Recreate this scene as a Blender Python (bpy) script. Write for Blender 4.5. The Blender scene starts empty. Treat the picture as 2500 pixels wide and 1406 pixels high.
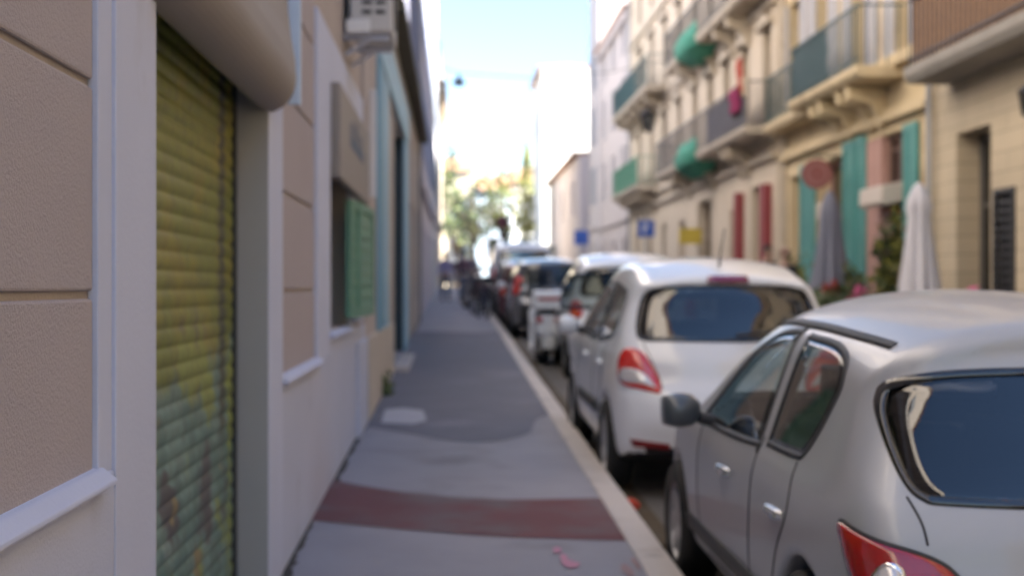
import bpy, bmesh, math, random
import numpy as np
from mathutils import Vector, Matrix
from itertools import product
R = math.radians
random.seed(7); rng = np.random.default_rng(7)
S = bpy.context.scene
C = S.collection

# ------------------------------------------------------------------ camera, sky, sun, exposure
HC, GRADE = 1.66, 0.0207                    # eye height above the road, gradient of the street
cam = bpy.data.cameras.new('camera'); camo = bpy.data.objects.new('camera', cam); C.objects.link(camo)
camo.location = (0, 0, HC); camo.rotation_euler = (R(90), 0, R(-2.358))
cam.sensor_width = 36; cam.lens = 50; cam.clip_start = .05; cam.clip_end = 4000
cam.dof.use_dof = True; cam.dof.focus_distance = 2.6; cam.dof.aperture_fstop = 3.0; cam.dof.aperture_blades = 9
S.camera = camo
SUN_EL, SUN_AZ = R(36), R(112)              # azimuth from +Y towards +X: from the right and behind
w = bpy.data.worlds.new('World'); S.world = w; w.use_nodes = True
nt = w.node_tree; bg = nt.nodes['Background']
sky = nt.nodes.new('ShaderNodeTexSky'); sky.sky_type = 'NISHITA'; sky.sun_disc = False
sky.sun_elevation = SUN_EL; sky.sun_rotation = SUN_AZ; sky.air_density = 1.0; sky.dust_density = .1; sky.altitude = 1000; sky.ozone_density = 2.0
nt.links.new(sky.outputs[0], bg.inputs[0]); bg.inputs[1].default_value = 0.051
sun = bpy.data.lights.new('sun', 'SUN'); sun.energy = 4.8; sun.angle = R(.53); sun.color = (1, .95, .87)
suno = bpy.data.objects.new('sun', sun); C.objects.link(suno)
sv = Vector((math.sin(SUN_AZ)*math.cos(SUN_EL), math.cos(SUN_AZ)*math.cos(SUN_EL), math.sin(SUN_EL)))
suno.rotation_euler = (-sv).to_track_quat('-Z', 'Y').to_euler(); suno.location = (10, -20, 40)
S.view_settings.view_transform = 'Standard'; S.view_settings.look = 'None'
S.view_settings.gamma = 1; S.view_settings.use_curve_mapping = False
S.view_settings.exposure = 2.88

def gz(y):                                  # road height along the street
    return GRADE*min(y, 84)
KERB = .15
def pz(y): return gz(y)+KERB

# ------------------------------------------------------------------ materials
MATS = {}
def mat(name, col, rough=.7, var=.12, vscale=3., bump=0., bscale=60., metallic=0., coat=0., spec=.5, dirt=None):
    if name in MATS: return MATS[name]
    m = bpy.data.materials.new(name); m.use_nodes = True; n = m.node_tree; L = n.links
    b = n.nodes['Principled BSDF']
    b.inputs['Roughness'].default_value = rough; b.inputs['Metallic'].default_value = metallic
    b.inputs['Coat Weight'].default_value = coat; b.inputs['Coat Roughness'].default_value = .05
    b.inputs['Specular IOR Level'].default_value = spec
    tc = n.nodes.new('ShaderNodeTexCoord')
    nz = n.nodes.new('ShaderNodeTexNoise'); nz.inputs['Scale'].default_value = vscale; nz.inputs['Detail'].default_value = 6
    L.new(tc.outputs['Object'], nz.inputs['Vector'])
    mx = n.nodes.new('ShaderNodeMix'); mx.data_type = 'RGBA'
    A, B = mx.inputs[6], mx.inputs[7]
    A.default_value = tuple(c*(1-var) for c in col)+(1,); B.default_value = tuple(min(1, c*(1+var)) for c in col)+(1,)
    L.new(nz.outputs['Fac'], mx.inputs[0]); out = mx.outputs[2]
    if dirt:                                # (colour, threshold, scale): stains with a shape of their own
        n2 = n.nodes.new('ShaderNodeTexNoise'); n2.inputs['Scale'].default_value = dirt[2]; n2.inputs['Detail'].default_value = 8
        L.new(tc.outputs['Object'], n2.inputs['Vector'])
        rp = n.nodes.new('ShaderNodeValToRGB'); rp.color_ramp.elements[0].position = dirt[1]; rp.color_ramp.elements[1].position = min(1, dirt[1]+.14)
        L.new(n2.outputs['Fac'], rp.inputs[0])
        m2 = n.nodes.new('ShaderNodeMix'); m2.data_type = 'RGBA'; m2.inputs[7].default_value = tuple(dirt[0])+(1,)
        L.new(rp.outputs[0], m2.inputs[0]); L.new(out, m2.inputs[6]); out = m2.outputs[2]
    L.new(out, b.inputs['Base Color'])
    if bump:
        n3 = n.nodes.new('ShaderNodeTexNoise'); n3.inputs['Scale'].default_value = bscale; n3.inputs['Detail'].default_value = 4
        L.new(tc.outputs['Object'], n3.inputs['Vector'])
        bp = n.nodes.new('ShaderNodeBump'); bp.inputs['Strength'].default_value = bump; bp.inputs['Distance'].default_value = .01
        L.new(n3.outputs['Fac'], bp.inputs['Height']); L.new(bp.outputs[0], b.inputs['Normal'])
    MATS[name] = m
    return m

def glass_mat(name, tint, f0=.05, rough=.015):
    if name in MATS: return MATS[name]
    m = bpy.data.materials.new(name); m.use_nodes = True; n = m.node_tree; n.nodes.clear(); L = n.links
    o = n.nodes.new('ShaderNodeOutputMaterial'); mix = n.nodes.new('ShaderNodeMixShader')
    lw = n.nodes.new('ShaderNodeLayerWeight'); lw.inputs[0].default_value = .5     # Schlick reflectance, the same from both sides
    pw = n.nodes.new('ShaderNodeMath'); pw.operation = 'POWER'; L.new(lw.outputs['Facing'], pw.inputs[0]); pw.inputs[1].default_value = 5
    fr = n.nodes.new('ShaderNodeMapRange'); L.new(pw.outputs[0], fr.inputs[0]); fr.inputs[3].default_value = f0; fr.inputs[4].default_value = 1
    tr = n.nodes.new('ShaderNodeBsdfTransparent'); tr.inputs[0].default_value = tuple(tint)+(1,)
    gl = n.nodes.new('ShaderNodeBsdfGlossy'); gl.inputs['Roughness'].default_value = rough; gl.inputs[0].default_value = (1, 1, 1, 1)
    L.new(fr.outputs[0], mix.inputs[0]); L.new(tr.outputs[0], mix.inputs[1]); L.new(gl.outputs[0], mix.inputs[2])
    L.new(mix.outputs[0], o.inputs[0])
    MATS[name] = m
    return m

def stone_mat(name, c1, c2, mortar, bw, rh, ms=.012):
    m = bpy.data.materials.new(name); m.use_nodes = True; n = m.node_tree; L = n.links
    b = n.nodes['Principled BSDF']; b.inputs['Roughness'].default_value = .85
    tc = n.nodes.new('ShaderNodeTexCoord'); sp = n.nodes.new('ShaderNodeSeparateXYZ'); cb = n.nodes.new('ShaderNodeCombineXYZ')
    L.new(tc.outputs['Object'], sp.inputs[0]); L.new(sp.outputs[1], cb.inputs[0]); L.new(sp.outputs[2], cb.inputs[1])
    br = n.nodes.new('ShaderNodeTexBrick'); br.inputs['Scale'].default_value = 1
    br.inputs['Color1'].default_value = tuple(c1)+(1,); br.inputs['Color2'].default_value = tuple(c2)+(1,); br.inputs['Mortar'].default_value = tuple(mortar)+(1,)
    br.inputs['Brick Width'].default_value = bw; br.inputs['Row Height'].default_value = rh; br.inputs['Mortar Size'].default_value = ms; br.inputs['Mortar Smooth'].default_value = .4
    L.new(cb.outputs[0], br.inputs['Vector'])
    nz = n.nodes.new('ShaderNodeTexNoise'); nz.inputs['Scale'].default_value = 1.3; nz.inputs['Detail'].default_value = 8
    L.new(tc.outputs['Object'], nz.inputs['Vector'])
    mx = n.nodes.new('ShaderNodeMix'); mx.data_type = 'RGBA'; mx.blend_type = 'MULTIPLY'; mx.inputs[0].default_value = .5
    L.new(br.outputs['Color'], mx.inputs[6]); L.new(nz.outputs['Color'], mx.inputs[7])
    hs = n.nodes.new('ShaderNodeMapRange'); L.new(nz.outputs['Fac'], hs.inputs[0]); hs.inputs[3].default_value = .75; hs.inputs[4].default_value = 1.25
    L.new(hs.outputs[0], mx.inputs[7]); L.new(mx.outputs[2], b.inputs['Base Color'])
    bp = n.nodes.new('ShaderNodeBump'); bp.inputs['Strength'].default_value = .5; bp.inputs['Distance'].default_value = .01; bp.invert = True
    L.new(br.outputs['Fac'], bp.inputs['Height']); L.new(bp.outputs[0], b.inputs['Normal'])
    return m

def graffiti_mat():
    m = bpy.data.materials.new('painted_shutter'); m.use_nodes = True; n = m.node_tree; L = n.links
    b = n.nodes['Principled BSDF']; b.inputs['Roughness'].default_value = .5
    tc = n.nodes.new('ShaderNodeTexCoord'); sp = n.nodes.new('ShaderNodeSeparateXYZ'); L.new(tc.outputs['Object'], sp.inputs[0])
    def noise(scale, off=0, stretch=(1, 1, 1)):
        mp = n.nodes.new('ShaderNodeMapping'); mp.inputs['Scale'].default_value = stretch; mp.inputs['Location'].default_value = (off, off, off)
        L.new(tc.outputs['Object'], mp.inputs[0])
        t = n.nodes.new('ShaderNodeTexNoise'); t.inputs['Scale'].default_value = scale; t.inputs['Detail'].default_value = 3
        L.new(mp.outputs[0], t.inputs['Vector']); return t.outputs['Fac']
    def ramp(src, a, c):
        r = n.nodes.new('ShaderNodeMapRange'); r.inputs[1].default_value = a; r.inputs[2].default_value = c; r.interpolation_type = 'SMOOTHSTEP'
        L.new(src, r.inputs[0]); return r.outputs[0]
    def mix(f, a, c):
        x = n.nodes.new('ShaderNodeMix'); x.data_type = 'RGBA'; L.new(f, x.inputs[0])
        for s, v in ((x.inputs[6], a), (x.inputs[7], c)):
            if isinstance(v, tuple): s.default_value = v+(1,)
            else: L.new(v, s)
        return x.outputs[2]
    def mth(op, a, c):
        x = n.nodes.new('ShaderNodeMath'); x.operation = op
        for s, v in ((x.inputs[0], a), (x.inputs[1], c)):
            if isinstance(v, (int, float)): s.default_value = v
            else: L.new(v, s)
        return x.outputs[0]
    Z, Y = sp.outputs[2], sp.outputs[1]
    zz = mth('ADD', Z, mth('MULTIPLY', mth('SUBTRACT', noise(2.4, 3), .5), .8))
    teal = mix(ramp(noise(3.5, 9), .45, .55), (.13, .23, .19), (.20, .31, .26))
    oliv = mix(ramp(noise(2.6, 5), .4, .6), (.30, .26, .03), (.22, .24, .035))
    col = mix(ramp(zz, 1.26, 1.42), teal, oliv)
    lowz = ramp(Z, 1.75, 1.3)
    col = mix(mth('MULTIPLY', ramp(noise(2.3, 1, (1, 1, .7)), .56, .62), lowz), col, (.29, .33, .07))
    col = mix(mth('MULTIPLY', ramp(noise(2.5, 14), .57, .63), lowz), col, (.10, .09, .095))
    col = mix(mth('MULTIPLY', ramp(noise(3.4, 21), .64, .68), lowz), col, (.30, .23, .10))
    col = mix(mth('MULTIPLY', ramp(noise(3.5, 33), .62, .66), ramp(Z, .9, .5)), col, (.45, .47, .46))
    st = ramp(mth('ABSOLUTE', mth('SUBTRACT', mth('ADD', Y, mth('MULTIPLY', noise(2, 40), .08)), 2.06), 0), .09, .05)
    col = mix(mth('MULTIPLY', st, ramp(Z, .9, 1.15)), col, (.07, .07, .045))
    col = mix(mth('MULTIPLY', ramp(noise(14, 2), .35, .7), .35), col, (.10, .09, .05))
    L.new(col, b.inputs['Base Color'])
    return m

# ------------------------------------------------------------------ mesh helpers
class MB:
    def __init__(s): s.v = []; s.f = []; s.m = []
    def add(s, v, f, mi=0):
        k = len(s.v); s.v += [tuple(p) for p in v]; s.f += [tuple(i+k for i in q) for q in f]; s.m += [mi]*len(f); return s
    def box(s, x0, x1, y0, y1, z0, z1, mi=0):
        if x0 > x1: x0, x1 = x1, x0
        v = [(x0, y0, z0), (x1, y0, z0), (x1, y1, z0), (x0, y1, z0), (x0, y0, z1), (x1, y0, z1), (x1, y1, z1), (x0, y1, z1)]
        return s.add(v, [(0, 3, 2, 1), (4, 5, 6, 7), (0, 1, 5, 4), (1, 2, 6, 5), (2, 3, 7, 6), (3, 0, 4, 7)], mi)
    def obox(s, c, sx, sy, sz, M=None, mi=0):
        k = len(s.v); s.box(-sx/2, sx/2, -sy/2, sy/2, -sz/2, sz/2, mi)
        M = M or Matrix.Identity(3)
        for i in range(k, k+8): s.v[i] = tuple(Vector(c)+M @ Vector(s.v[i]))
        return s
    def prism(s, poly, axis, a, b, mi=0):    # polygon in the two other axes, extruded along axis from a to b
        n = len(poly)
        def P(u, v, t): return (t, u, v) if axis == 0 else ((u, t, v) if axis == 1 else (u, v, t))
        vs = [P(u, v, a) for u, v in poly]+[P(u, v, b) for u, v in poly]
        fs = [tuple(range(n))[::-1], tuple(range(n, 2*n))]+[(i, (i+1) % n, n+(i+1) % n, n+i) for i in range(n)]
        return s.add(vs, fs, mi)
    def tube(s, path, r, n=8, closed=False, mi=0):
        P = [Vector(p) for p in path]; m = len(P); vs = []
        rr = r if isinstance(r, (list, tuple)) else [r]*m
        up = None
        for i, p in enumerate(P):
            a = P[(i-1) % m] if (closed or i > 0) else P[i]; b = P[(i+1) % m] if (closed or i < m-1) else P[i]
            d = (b-a).normalized()
            if up is None: up = d.orthogonal().normalized()
            u = (up-d*up.dot(d)); u = u.normalized() if u.length > 1e-6 else d.orthogonal().normalized(); up = u; q = d.cross(u)
            for k in range(n):
                t = 2*math.pi*k/n; vs.append(p+(u*math.cos(t)+q*math.sin(t))*rr[i])
        fs = []
        for i in range(m if closed else m-1):
            j = (i+1) % m
            for k in range(n): fs.append((i*n+k, i*n+(k+1) % n, j*n+(k+1) % n, j*n+k))
        if not closed: fs += [tuple(range(n))[::-1], tuple((m-1)*n+k for k in range(n))]
        return s.add(vs, fs, mi)
    def lathe(s, prof, c=(0, 0, 0), axis=2, n=20, a0=0, a1=2*math.pi, mi=0):   # profile of (radius, height)
        full = abs(a1-a0-2*math.pi) < 1e-6; cols = n if full else n+1; vs = []
        for k in range(cols):
            t = a0+(a1-a0)*k/n; cs, sn = math.cos(t), math.sin(t)
            for r, h in prof:
                p = (r*cs, r*sn, h) if axis == 2 else ((h, r*cs, r*sn) if axis == 0 else (r*cs, h, r*sn))
                vs.append((p[0]+c[0], p[1]+c[1], p[2]+c[2]))
        m = len(prof); fs = []
        for k in range(n):
            k2 = (k+1) % cols
            for i in range(m-1): fs.append((k*m+i, k2*m+i, k2*m+i+1, k*m+i+1))
        return s.add(vs, fs, mi)
    def build(s, name, mats, parent=None, smooth=False, bevel=0, kind=None, **props):
        if not isinstance(mats, (list, tuple)): mats = [mats]
        me = bpy.data.meshes.new(name)
        off = Vector((0, 0, 0)) if parent is None else world_loc(parent)
        me.from_pydata([tuple(Vector(v)-off) for v in s.v], [], s.f)
        for m in mats: me.materials.append(m)
        for p, i in zip(me.polygons, s.m): p.material_index = i; p.use_smooth = smooth
        bm = bmesh.new(); bm.from_mesh(me); bmesh.ops.recalc_face_normals(bm, faces=bm.faces); bm.to_mesh(me); bm.free()
        o = bpy.data.objects.new(name, me); C.objects.link(o)
        if parent is not None: o.parent = parent
        if bevel:
            b = o.modifiers.new('bevel', 'BEVEL'); b.width = bevel; b.segments = 2; b.limit_method = 'ANGLE'
        if kind: o['kind'] = kind
        for k, v in props.items(): o[k] = v
        return o
def world_loc(o):
    v = Vector((0, 0, 0))
    while o is not None: v = v+o.location; o = o.parent
    return v
def thing(name, label, cat, loc=(0, 0, 0), group=None):
    o = bpy.data.objects.new(name, None); C.objects.link(o); o.location = loc; o.empty_display_size = .3
    o['label'] = label; o['category'] = cat
    if group: o['group'] = group
    return o
def copy_thing(o, loc, rz, label, parent=None):
    c = o.copy(); C.objects.link(c)
    if parent is None: c.location = loc; c.rotation_euler = (0, 0, rz); c['label'] = label
    else: c.parent = parent
    for ch in o.children: copy_thing(ch, None, None, None, c)
    return c
def leaves(mb, pts, size, flat=.5, mi=0):
    for p in pts:
        n = Vector(rng.normal(size=3)).normalized(); n.z = abs(n.z)*flat+n.z*(1-flat)
        u = n.orthogonal().normalized(); v = n.cross(u).normalized()
        a = random.uniform(0, 6.28); u, v = u*math.cos(a)+v*math.sin(a), v*math.cos(a)-u*math.sin(a)
        sz = size*random.uniform(.6, 1.3); p = Vector(p)
        mb.add([p-u*sz, p+v*sz*.45, p+u*sz, p-v*sz*.45], [(0, 1, 2, 3)], mi)
    return mb

def each_box(name, mat_, par, boxes, bevel=0):       # one mesh per piece
    for b in boxes: MB().box(*b).build(name, mat_, par, bevel=bevel)

# ------------------------------------------------------------------ facades
def facade(mb, X, nx, y0, y1, z0, z1, ops, depth=.25, back=9., mi=0):
    ys = sorted({y0, y1, *[o[0] for o in ops], *[o[1] for o in ops]}); zs = sorted({z0, z1, *[o[2] for o in ops], *[o[3] for o in ops]})
    for a, b in zip(ys, ys[1:]):
        for c, d in zip(zs, zs[1:]):
            m = ((a+b)/2, (c+d)/2)
            if any(o[0] < m[0] < o[1] and o[2] < m[1] < o[3] for o in ops): continue
            mb.add([(X, a, c), (X, b, c), (X, b, d), (X, a, d)], [(0, 1, 2, 3)], mi)
    Xi = X-nx*depth
    for a, b, c, d in [o[:4] for o in ops]:
        mb.add([(X, a, c), (X, b, c), (X, b, d), (X, a, d), (Xi, a, c), (Xi, b, c), (Xi, b, d), (Xi, a, d)], [(0, 1, 5, 4), (1, 2, 6, 5), (2, 3, 7, 6), (3, 0, 4, 7)], mi)
    Xb = X-nx*back; Xc = X-nx*(depth+.12)
    mb.box(Xc, Xb, y0+.01, y1-.01, z0, z1-.01, mi)
    for yy in (y0, y1): mb.add([(X, yy, z0), (Xc, yy, z0), (Xc, yy, z1), (X, yy, z1)], [(0, 1, 2, 3)], mi)
    mb.add([(X, y0, z1), (X, y1, z1), (Xc, y1, z1), (Xc, y0, z1)], [(0, 1, 2, 3)], mi)
    return mb
def window(par, X, nx, op, depth, frame, glass, dark, fr=.06, bars=True, name='window'):
    a, b, c, d = op[:4]; x = X-nx*(depth-.03); x2 = x-nx*.05; mb = MB()
    mb.box(x2, x, a, a+fr, c, d); mb.box(x2, x, b-fr, b, c, d); mb.box(x2, x, a+fr, b-fr, c, c+fr); mb.box(x2, x, a+fr, b-fr, d-fr, d)
    if bars:
        m = (a+b)/2; mb.box(x2, x, m-.03, m+.03, c+fr, d-fr)
        zz = c+(d-c)*.7; mb.box(x2+nx*.004, x-nx*.004, a+fr, m-.03, zz-.02, zz+.02); mb.box(x2+nx*.004, x-nx*.004, m+.03, b-fr, zz-.02, zz+.02)
    w_ = mb.build(name, frame, par)
    xg = x-nx*.025
    MB().box(xg-nx*.002, xg, a+fr*.5, b-fr*.5, c+fr*.5, d-fr*.5).build('pane', glass, w_)
    MB().box(xg-nx*.05, xg-nx*.045, a, b, c, d).build('curtain_or_backing', dark, w_)
    return w_
def louvre(mb, x0, x1, y0, y1, z0, z1, axis='y', fr=.07):
    mb.box(x0, x1, y0, y0+fr, z0, z1); mb.box(x0, x1, y1-fr, y1, z0, z1)
    mb.box(x0, x1, y0+fr, y1-fr, z0, z0+fr); mb.box(x0, x1, y0+fr, y1-fr, z1-fr, z1)
    q = (x1-x0)*.15; n = max(3, int((z1-z0-2*fr)/.09))
    for i in range(n):
        za = z0+fr+(z1-z0-2*fr)*i/n; zb = za+(z1-z0-2*fr)/n
        mb.add([(x0+q, y0+fr, zb-.005), (x0+q, y1-fr, zb-.005), (x1-q, y1-fr, za+.005), (x1-q, y0+fr, za+.005)], [(0, 1, 2, 3)])
    mb.box(x0+(x1-x0)*.4, x0+(x1-x0)*.6, y0+fr, y1-fr, z0+fr, z1-fr)
    return mb

# ------------------------------------------------------------------ cars: a body grown from side, plan and front outlines
def catmull(p, n=8, closed=True):
    p = np.array(p, float); m = len(p); out = []
    for i in range(m if closed else m-1):
        if closed: a, b, c, d = p[(i-1) % m], p[i], p[(i+1) % m], p[(i+2) % m]
        else: a, b, c, d = p[max(i-1, 0)], p[i], p[i+1], p[min(i+2, m-1)]
        for t in np.arange(n)/n:
            out.append(.5*((2*b)+(c-a)*t+(2*a-5*b+4*c-d)*t*t+(3*b-a-3*c+d)*t**3))
    if not closed: out.append(p[-1])
    return np.array(out)
def in_poly(u, v, poly):
    ins = np.zeros(u.shape, bool); n = len(poly)
    for i in range(n):
        (a, b), (c, d) = poly[i], poly[(i+1) % n]
        cr = ((b > v) != (d > v)); ins ^= cr & (u < (c-a)*(v-b)/((d-b) if d != b else 1e-12)+a)
    return ins
class Grid2:
    def __init__(s, poly, h=.02, pad=.6):
        lo = poly.min(0)-pad; hi = poly.max(0)+pad; s.lo, s.h = lo, h
        nu, nv = ((hi-lo)/h).astype(int)+2
        U, V = np.meshgrid(lo[0]+h*np.arange(nu), lo[1]+h*np.arange(nv), indexing='ij'); D = np.full(U.shape, 1e9)
        for i in range(len(poly)):
            a, b = poly[i], poly[(i+1) % len(poly)]; ab = b-a; q = max((ab**2).sum(), 1e-12)
            t = np.clip(((U-a[0])*ab[0]+(V-a[1])*ab[1])/q, 0, 1)
            D = np.minimum(D, (U-a[0]-t*ab[0])**2+(V-a[1]-t*ab[1])**2)
        s.g = np.sqrt(D)*np.where(in_poly(U, V, poly), -1, 1)
    def __call__(s, u, v):
        g = s.g; a = np.clip((u-s.lo[0])/s.h, 0, g.shape[0]-1.001); b = np.clip((v-s.lo[1])/s.h, 0, g.shape[1]-1.001)
        i, j = a.astype(int), b.astype(int); a, b = a-i, b-j
        return g[i, j]*(1-a)*(1-b)+g[i+1, j]*a*(1-b)+g[i, j+1]*(1-a)*b+g[i+1, j+1]*a*b
def smax(a, b, k):
    h = np.maximum(k-np.abs(a-b), 0)/k
    return np.maximum(a, b)+h*h*k*.25
def lin(p, n=8):                            # straight-edged outline
    p = np.array(p, float); return np.concatenate([a+(b-a)*(np.arange(n)/n)[:, None] for a, b in zip(p, np.roll(p, -1, 0))])
class Body:
    def __init__(s, p):
        s.p = p; s.L = p['L']
        s.side = Grid2(catmull(p['side'])); fr = p['front']; s.front = Grid2(catmull(fr+[(-x, z) for x, z in fr[::-1]]))
        pl = p['plan']; s.plan = Grid2(catmull(pl+[(-x, y) for x, y in pl[::-1]]))
    def base(s, x, y, z):
        p = s.p; t = np.clip(1-y/(s.L*.35), 0, 1); f = np.clip((y-s.L*.6)/(s.L*.4), 0, 1)
        ys = y-p['cr']*x*x*t+p['cf']*x*x*f
        zs = z+p.get('crown', .08)*x*x*np.clip((z-.9)/.4, 0, 1)
        return smax(smax(s.side(ys, zs), s.front(x, z), p['k']), s.plan(x, y), .08)
    def __call__(s, x, y, z):
        d = s.base(x, y, z); p = s.p
        for wy in p['wheels']:
            c = np.maximum(np.hypot(y-wy, z-p['wr'])-p['wr']-.045, p['win']-np.abs(x)); d = smax(d, -c, .02)
        return d
    def normal(s, P, f=None):
        f = f or s; e = 4e-3; x, y, z = P.T
        g = np.stack([f(x+e, y, z)-f(x-e, y, z), f(x, y+e, z)-f(x, y-e, z), f(x, y, z+e)-f(x, y, z-e)], 1)/(2*e)
        return g
    def cast(s, O, D):                       # rays from outside along D onto the body
        D = np.array(D, float); D /= np.linalg.norm(D); ts = np.linspace(0, 3.2, 200)
        P = O[:, None, :]+ts[None, :, None]*D; f = s.base(P[..., 0], P[..., 1], P[..., 2])
        hit = np.argmax(f < 0, 1); hit = np.where((f < 0).any(1), hit, 0); a = ts[np.maximum(hit-1, 0)]; b = ts[hit]
        for _ in range(14):
            m = (a+b)/2; Q = O+m[:, None]*D; q = s.base(*Q.T) < 0; a = np.where(q, a, m); b = np.where(q, m, b)
        Q = O+b[:, None]*D; n = s.normal(Q, s.base); n /= np.linalg.norm(n, axis=1)[:, None]+1e-9
        return Q, n
def surface_nets(f, lo, h):
    nx, ny, nz = f.shape; s = f < 0; offs = list(product((0, 1), repeat=3))
    cnt = sum(s[i:nx-1+i, j:ny-1+j, k:nz-1+k].astype(int) for i, j, k in offs); act = (cnt > 0) & (cnt < 8)
    I, J, K = np.nonzero(act); idx = np.full(act.shape, -1); idx[I, J, K] = np.arange(len(I))
    acc = np.zeros((len(I), 3)); num = np.zeros(len(I))
    for a, b in product(range(8), repeat=2):
        A, B = offs[a], offs[b]
        if a < b and sum(abs(u-v) for u, v in zip(A, B)) == 1:
            fa = f[I+A[0], J+A[1], K+A[2]]; fb = f[I+B[0], J+B[1], K+B[2]]; q = (fa < 0) != (fb < 0)
            t = np.where(q, fa/np.where(q, fa-fb, 1), 0)[:, None]
            acc += np.where(q[:, None], np.array(A)+t*(np.array(B)-np.array(A)), 0); num += q
    V = lo+h*(np.stack([I, J, K], 1)+acc/num[:, None]); F = []
    for ax in range(3):
        e = [0, 0, 0]; e[ax] = 1; sl0 = s[:nx-e[0], :ny-e[1], :nz-e[2]]; sl1 = s[e[0]:, e[1]:, e[2]:]
        i, j, k = np.nonzero(sl0 != sl1); b, c = [q for q in range(3) if q != ax]; P = np.stack([i, j, k], 1)
        ok = (P[:, b] > 0) & (P[:, c] > 0) & (P[:, b] < f.shape[b]-1) & (P[:, c] < f.shape[c]-1); P = P[ok]; sg = sl0[i, j, k][ok]
        def at(db, dc):
            Q = P.copy(); Q[:, b] -= db; Q[:, c] -= dc; return idx[Q[:, 0], Q[:, 1], Q[:, 2]]
        q = np.stack([at(1, 1), at(0, 1), at(0, 0), at(1, 0)], 1); fl = sg if ax != 1 else ~sg
        q = np.where(fl[:, None], q, q[:, ::-1]); F.append(q)
    return V, np.concatenate(F)
def inset(poly, d):
    n = len(poly); a = np.roll(poly, 1, 0); b = np.roll(poly, -1, 0); t = b-a; t /= np.linalg.norm(t, axis=1)[:, None]+1e-9
    nrm = np.stack([-t[:, 1], t[:, 0]], 1); x, y = poly.T
    if np.sum(x*np.roll(y, -1)-np.roll(x, -1)*y) < 0: nrm = -nrm
    return poly+nrm*d
VIEWS = {   # (u, v) outline plane -> ray origin, ray direction
    'left': (lambda u, v: np.stack([0*u-1.6, u, v], 1), (1, 0, 0)), 'right': (lambda u, v: np.stack([0*u+1.6, u, v], 1), (-1, 0, 0)),
    'rear': (lambda u, v: np.stack([u, 0*u-.6, v], 1), (0, 1, 0)), 'front': (lambda u, v: np.stack([u, 0*u+6.4, v], 1), (0, -1, 0)),
    'top': (lambda u, v: np.stack([u, v, 0*u+2.9], 1), (0, 0, -1)),
    'rl': (lambda u, v: np.stack([u-.6, 0*u-.6, v], 1), (.6, .6, 0)), 'rr': (lambda u, v: np.stack([u+.6, 0*u-.6, v], 1), (-.6, .6, 0))}
def on_body(B, view, poly, off):
    f, d = VIEWS[view]; Q, n = B.cast(f(poly[:, 0], poly[:, 1]), d); return Q+n*off
def patch(B, view, poly, off=.006, rings=7, dome=0, mb=None, mi=0):
    mb = mb or MB(); c = poly.mean(0); n = len(poly); ts = np.linspace(1, 0, rings+1)[:-1]
    rows = [on_body(B, view, poly, -.03)]+[on_body(B, view, c+(poly-c)*t, off+dome*(1-t*t)) for t in ts]+[on_body(B, view, c[None], off+dome)]
    v = np.concatenate(rows); f = []
    for r in range(rings):
        for i in range(n): f.append((r*n+i, r*n+(i+1) % n, (r+1)*n+(i+1) % n, (r+1)*n+i))
    k = rings*n
    for i in range(n): f.append((k+i, k+(i+1) % n, k+n))
    return mb.add(v, f, mi)
def band(B, view, outer, inner, off=.008, mb=None, closed=True, mi=0):
    mb = mb or MB(); rows = [on_body(B, view, outer, -.02), on_body(B, view, outer, off), on_body(B, view, inner, off), on_body(B, view, inner, -.03)]
    n = len(outer); f = []
    for r in range(3):
        for i in range(n if closed else n-1): f.append((r*n+i, r*n+(i+1) % n, (r+1)*n+(i+1) % n, (r+1)*n+i))
    return mb.add(np.concatenate(rows), f, mi)
def strip(B, view, line, wd, off=.003, mb=None, n=8, mi=0):
    l = catmull(line, n, False); t = np.gradient(l, axis=0); t /= np.linalg.norm(t, axis=1)[:, None]+1e-9; q = np.stack([-t[:, 1], t[:, 0]], 1)
    return band(B, view, l+q*wd/2, l-q*wd/2, off, mb, False, mi)
mir = lambda p: [(-u, v) for u, v in p[::-1]]

BLACK = mat('black_plastic', (.022, .022, .024), .55, .1, 8, bump=.15, bscale=200)
RUBBER = mat('tyre_rubber', (.02, .02, .02), .85, .2, 20, bump=.2, bscale=90)
ALLOY = mat('wheel_alloy', (.42, .43, .45), .35, .08, 9, metallic=.7)
SEATM = mat('seat_cloth', (.035, .036, .04), .9, .2, 30)
CGLASS = glass_mat('car_glass', (.30, .35, .34), .045)
FRIT = mat('black_frit', (.012, .012, .013), .12, .1, 8, coat=1)
PGLASS = glass_mat('tinted_car_glass', (.12, .14, .16), .085)
REDL = mat('red_lens', (.34, .007, .008), .12, .25, 26, coat=1)
CLEARL = mat('clear_lens', (.62, .60, .60), .15, .2, 40, metallic=.3, coat=1)
AMBL = mat('amber_lens', (.6, .12, .02), .15, .15, 40, coat=1)
PLATE = mat('number_plate', (.7, .7, .68), .4, .05, 5)
CHROME = mat('chrome', (.7, .72, .75), .12, .03, 6, metallic=1)

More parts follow.
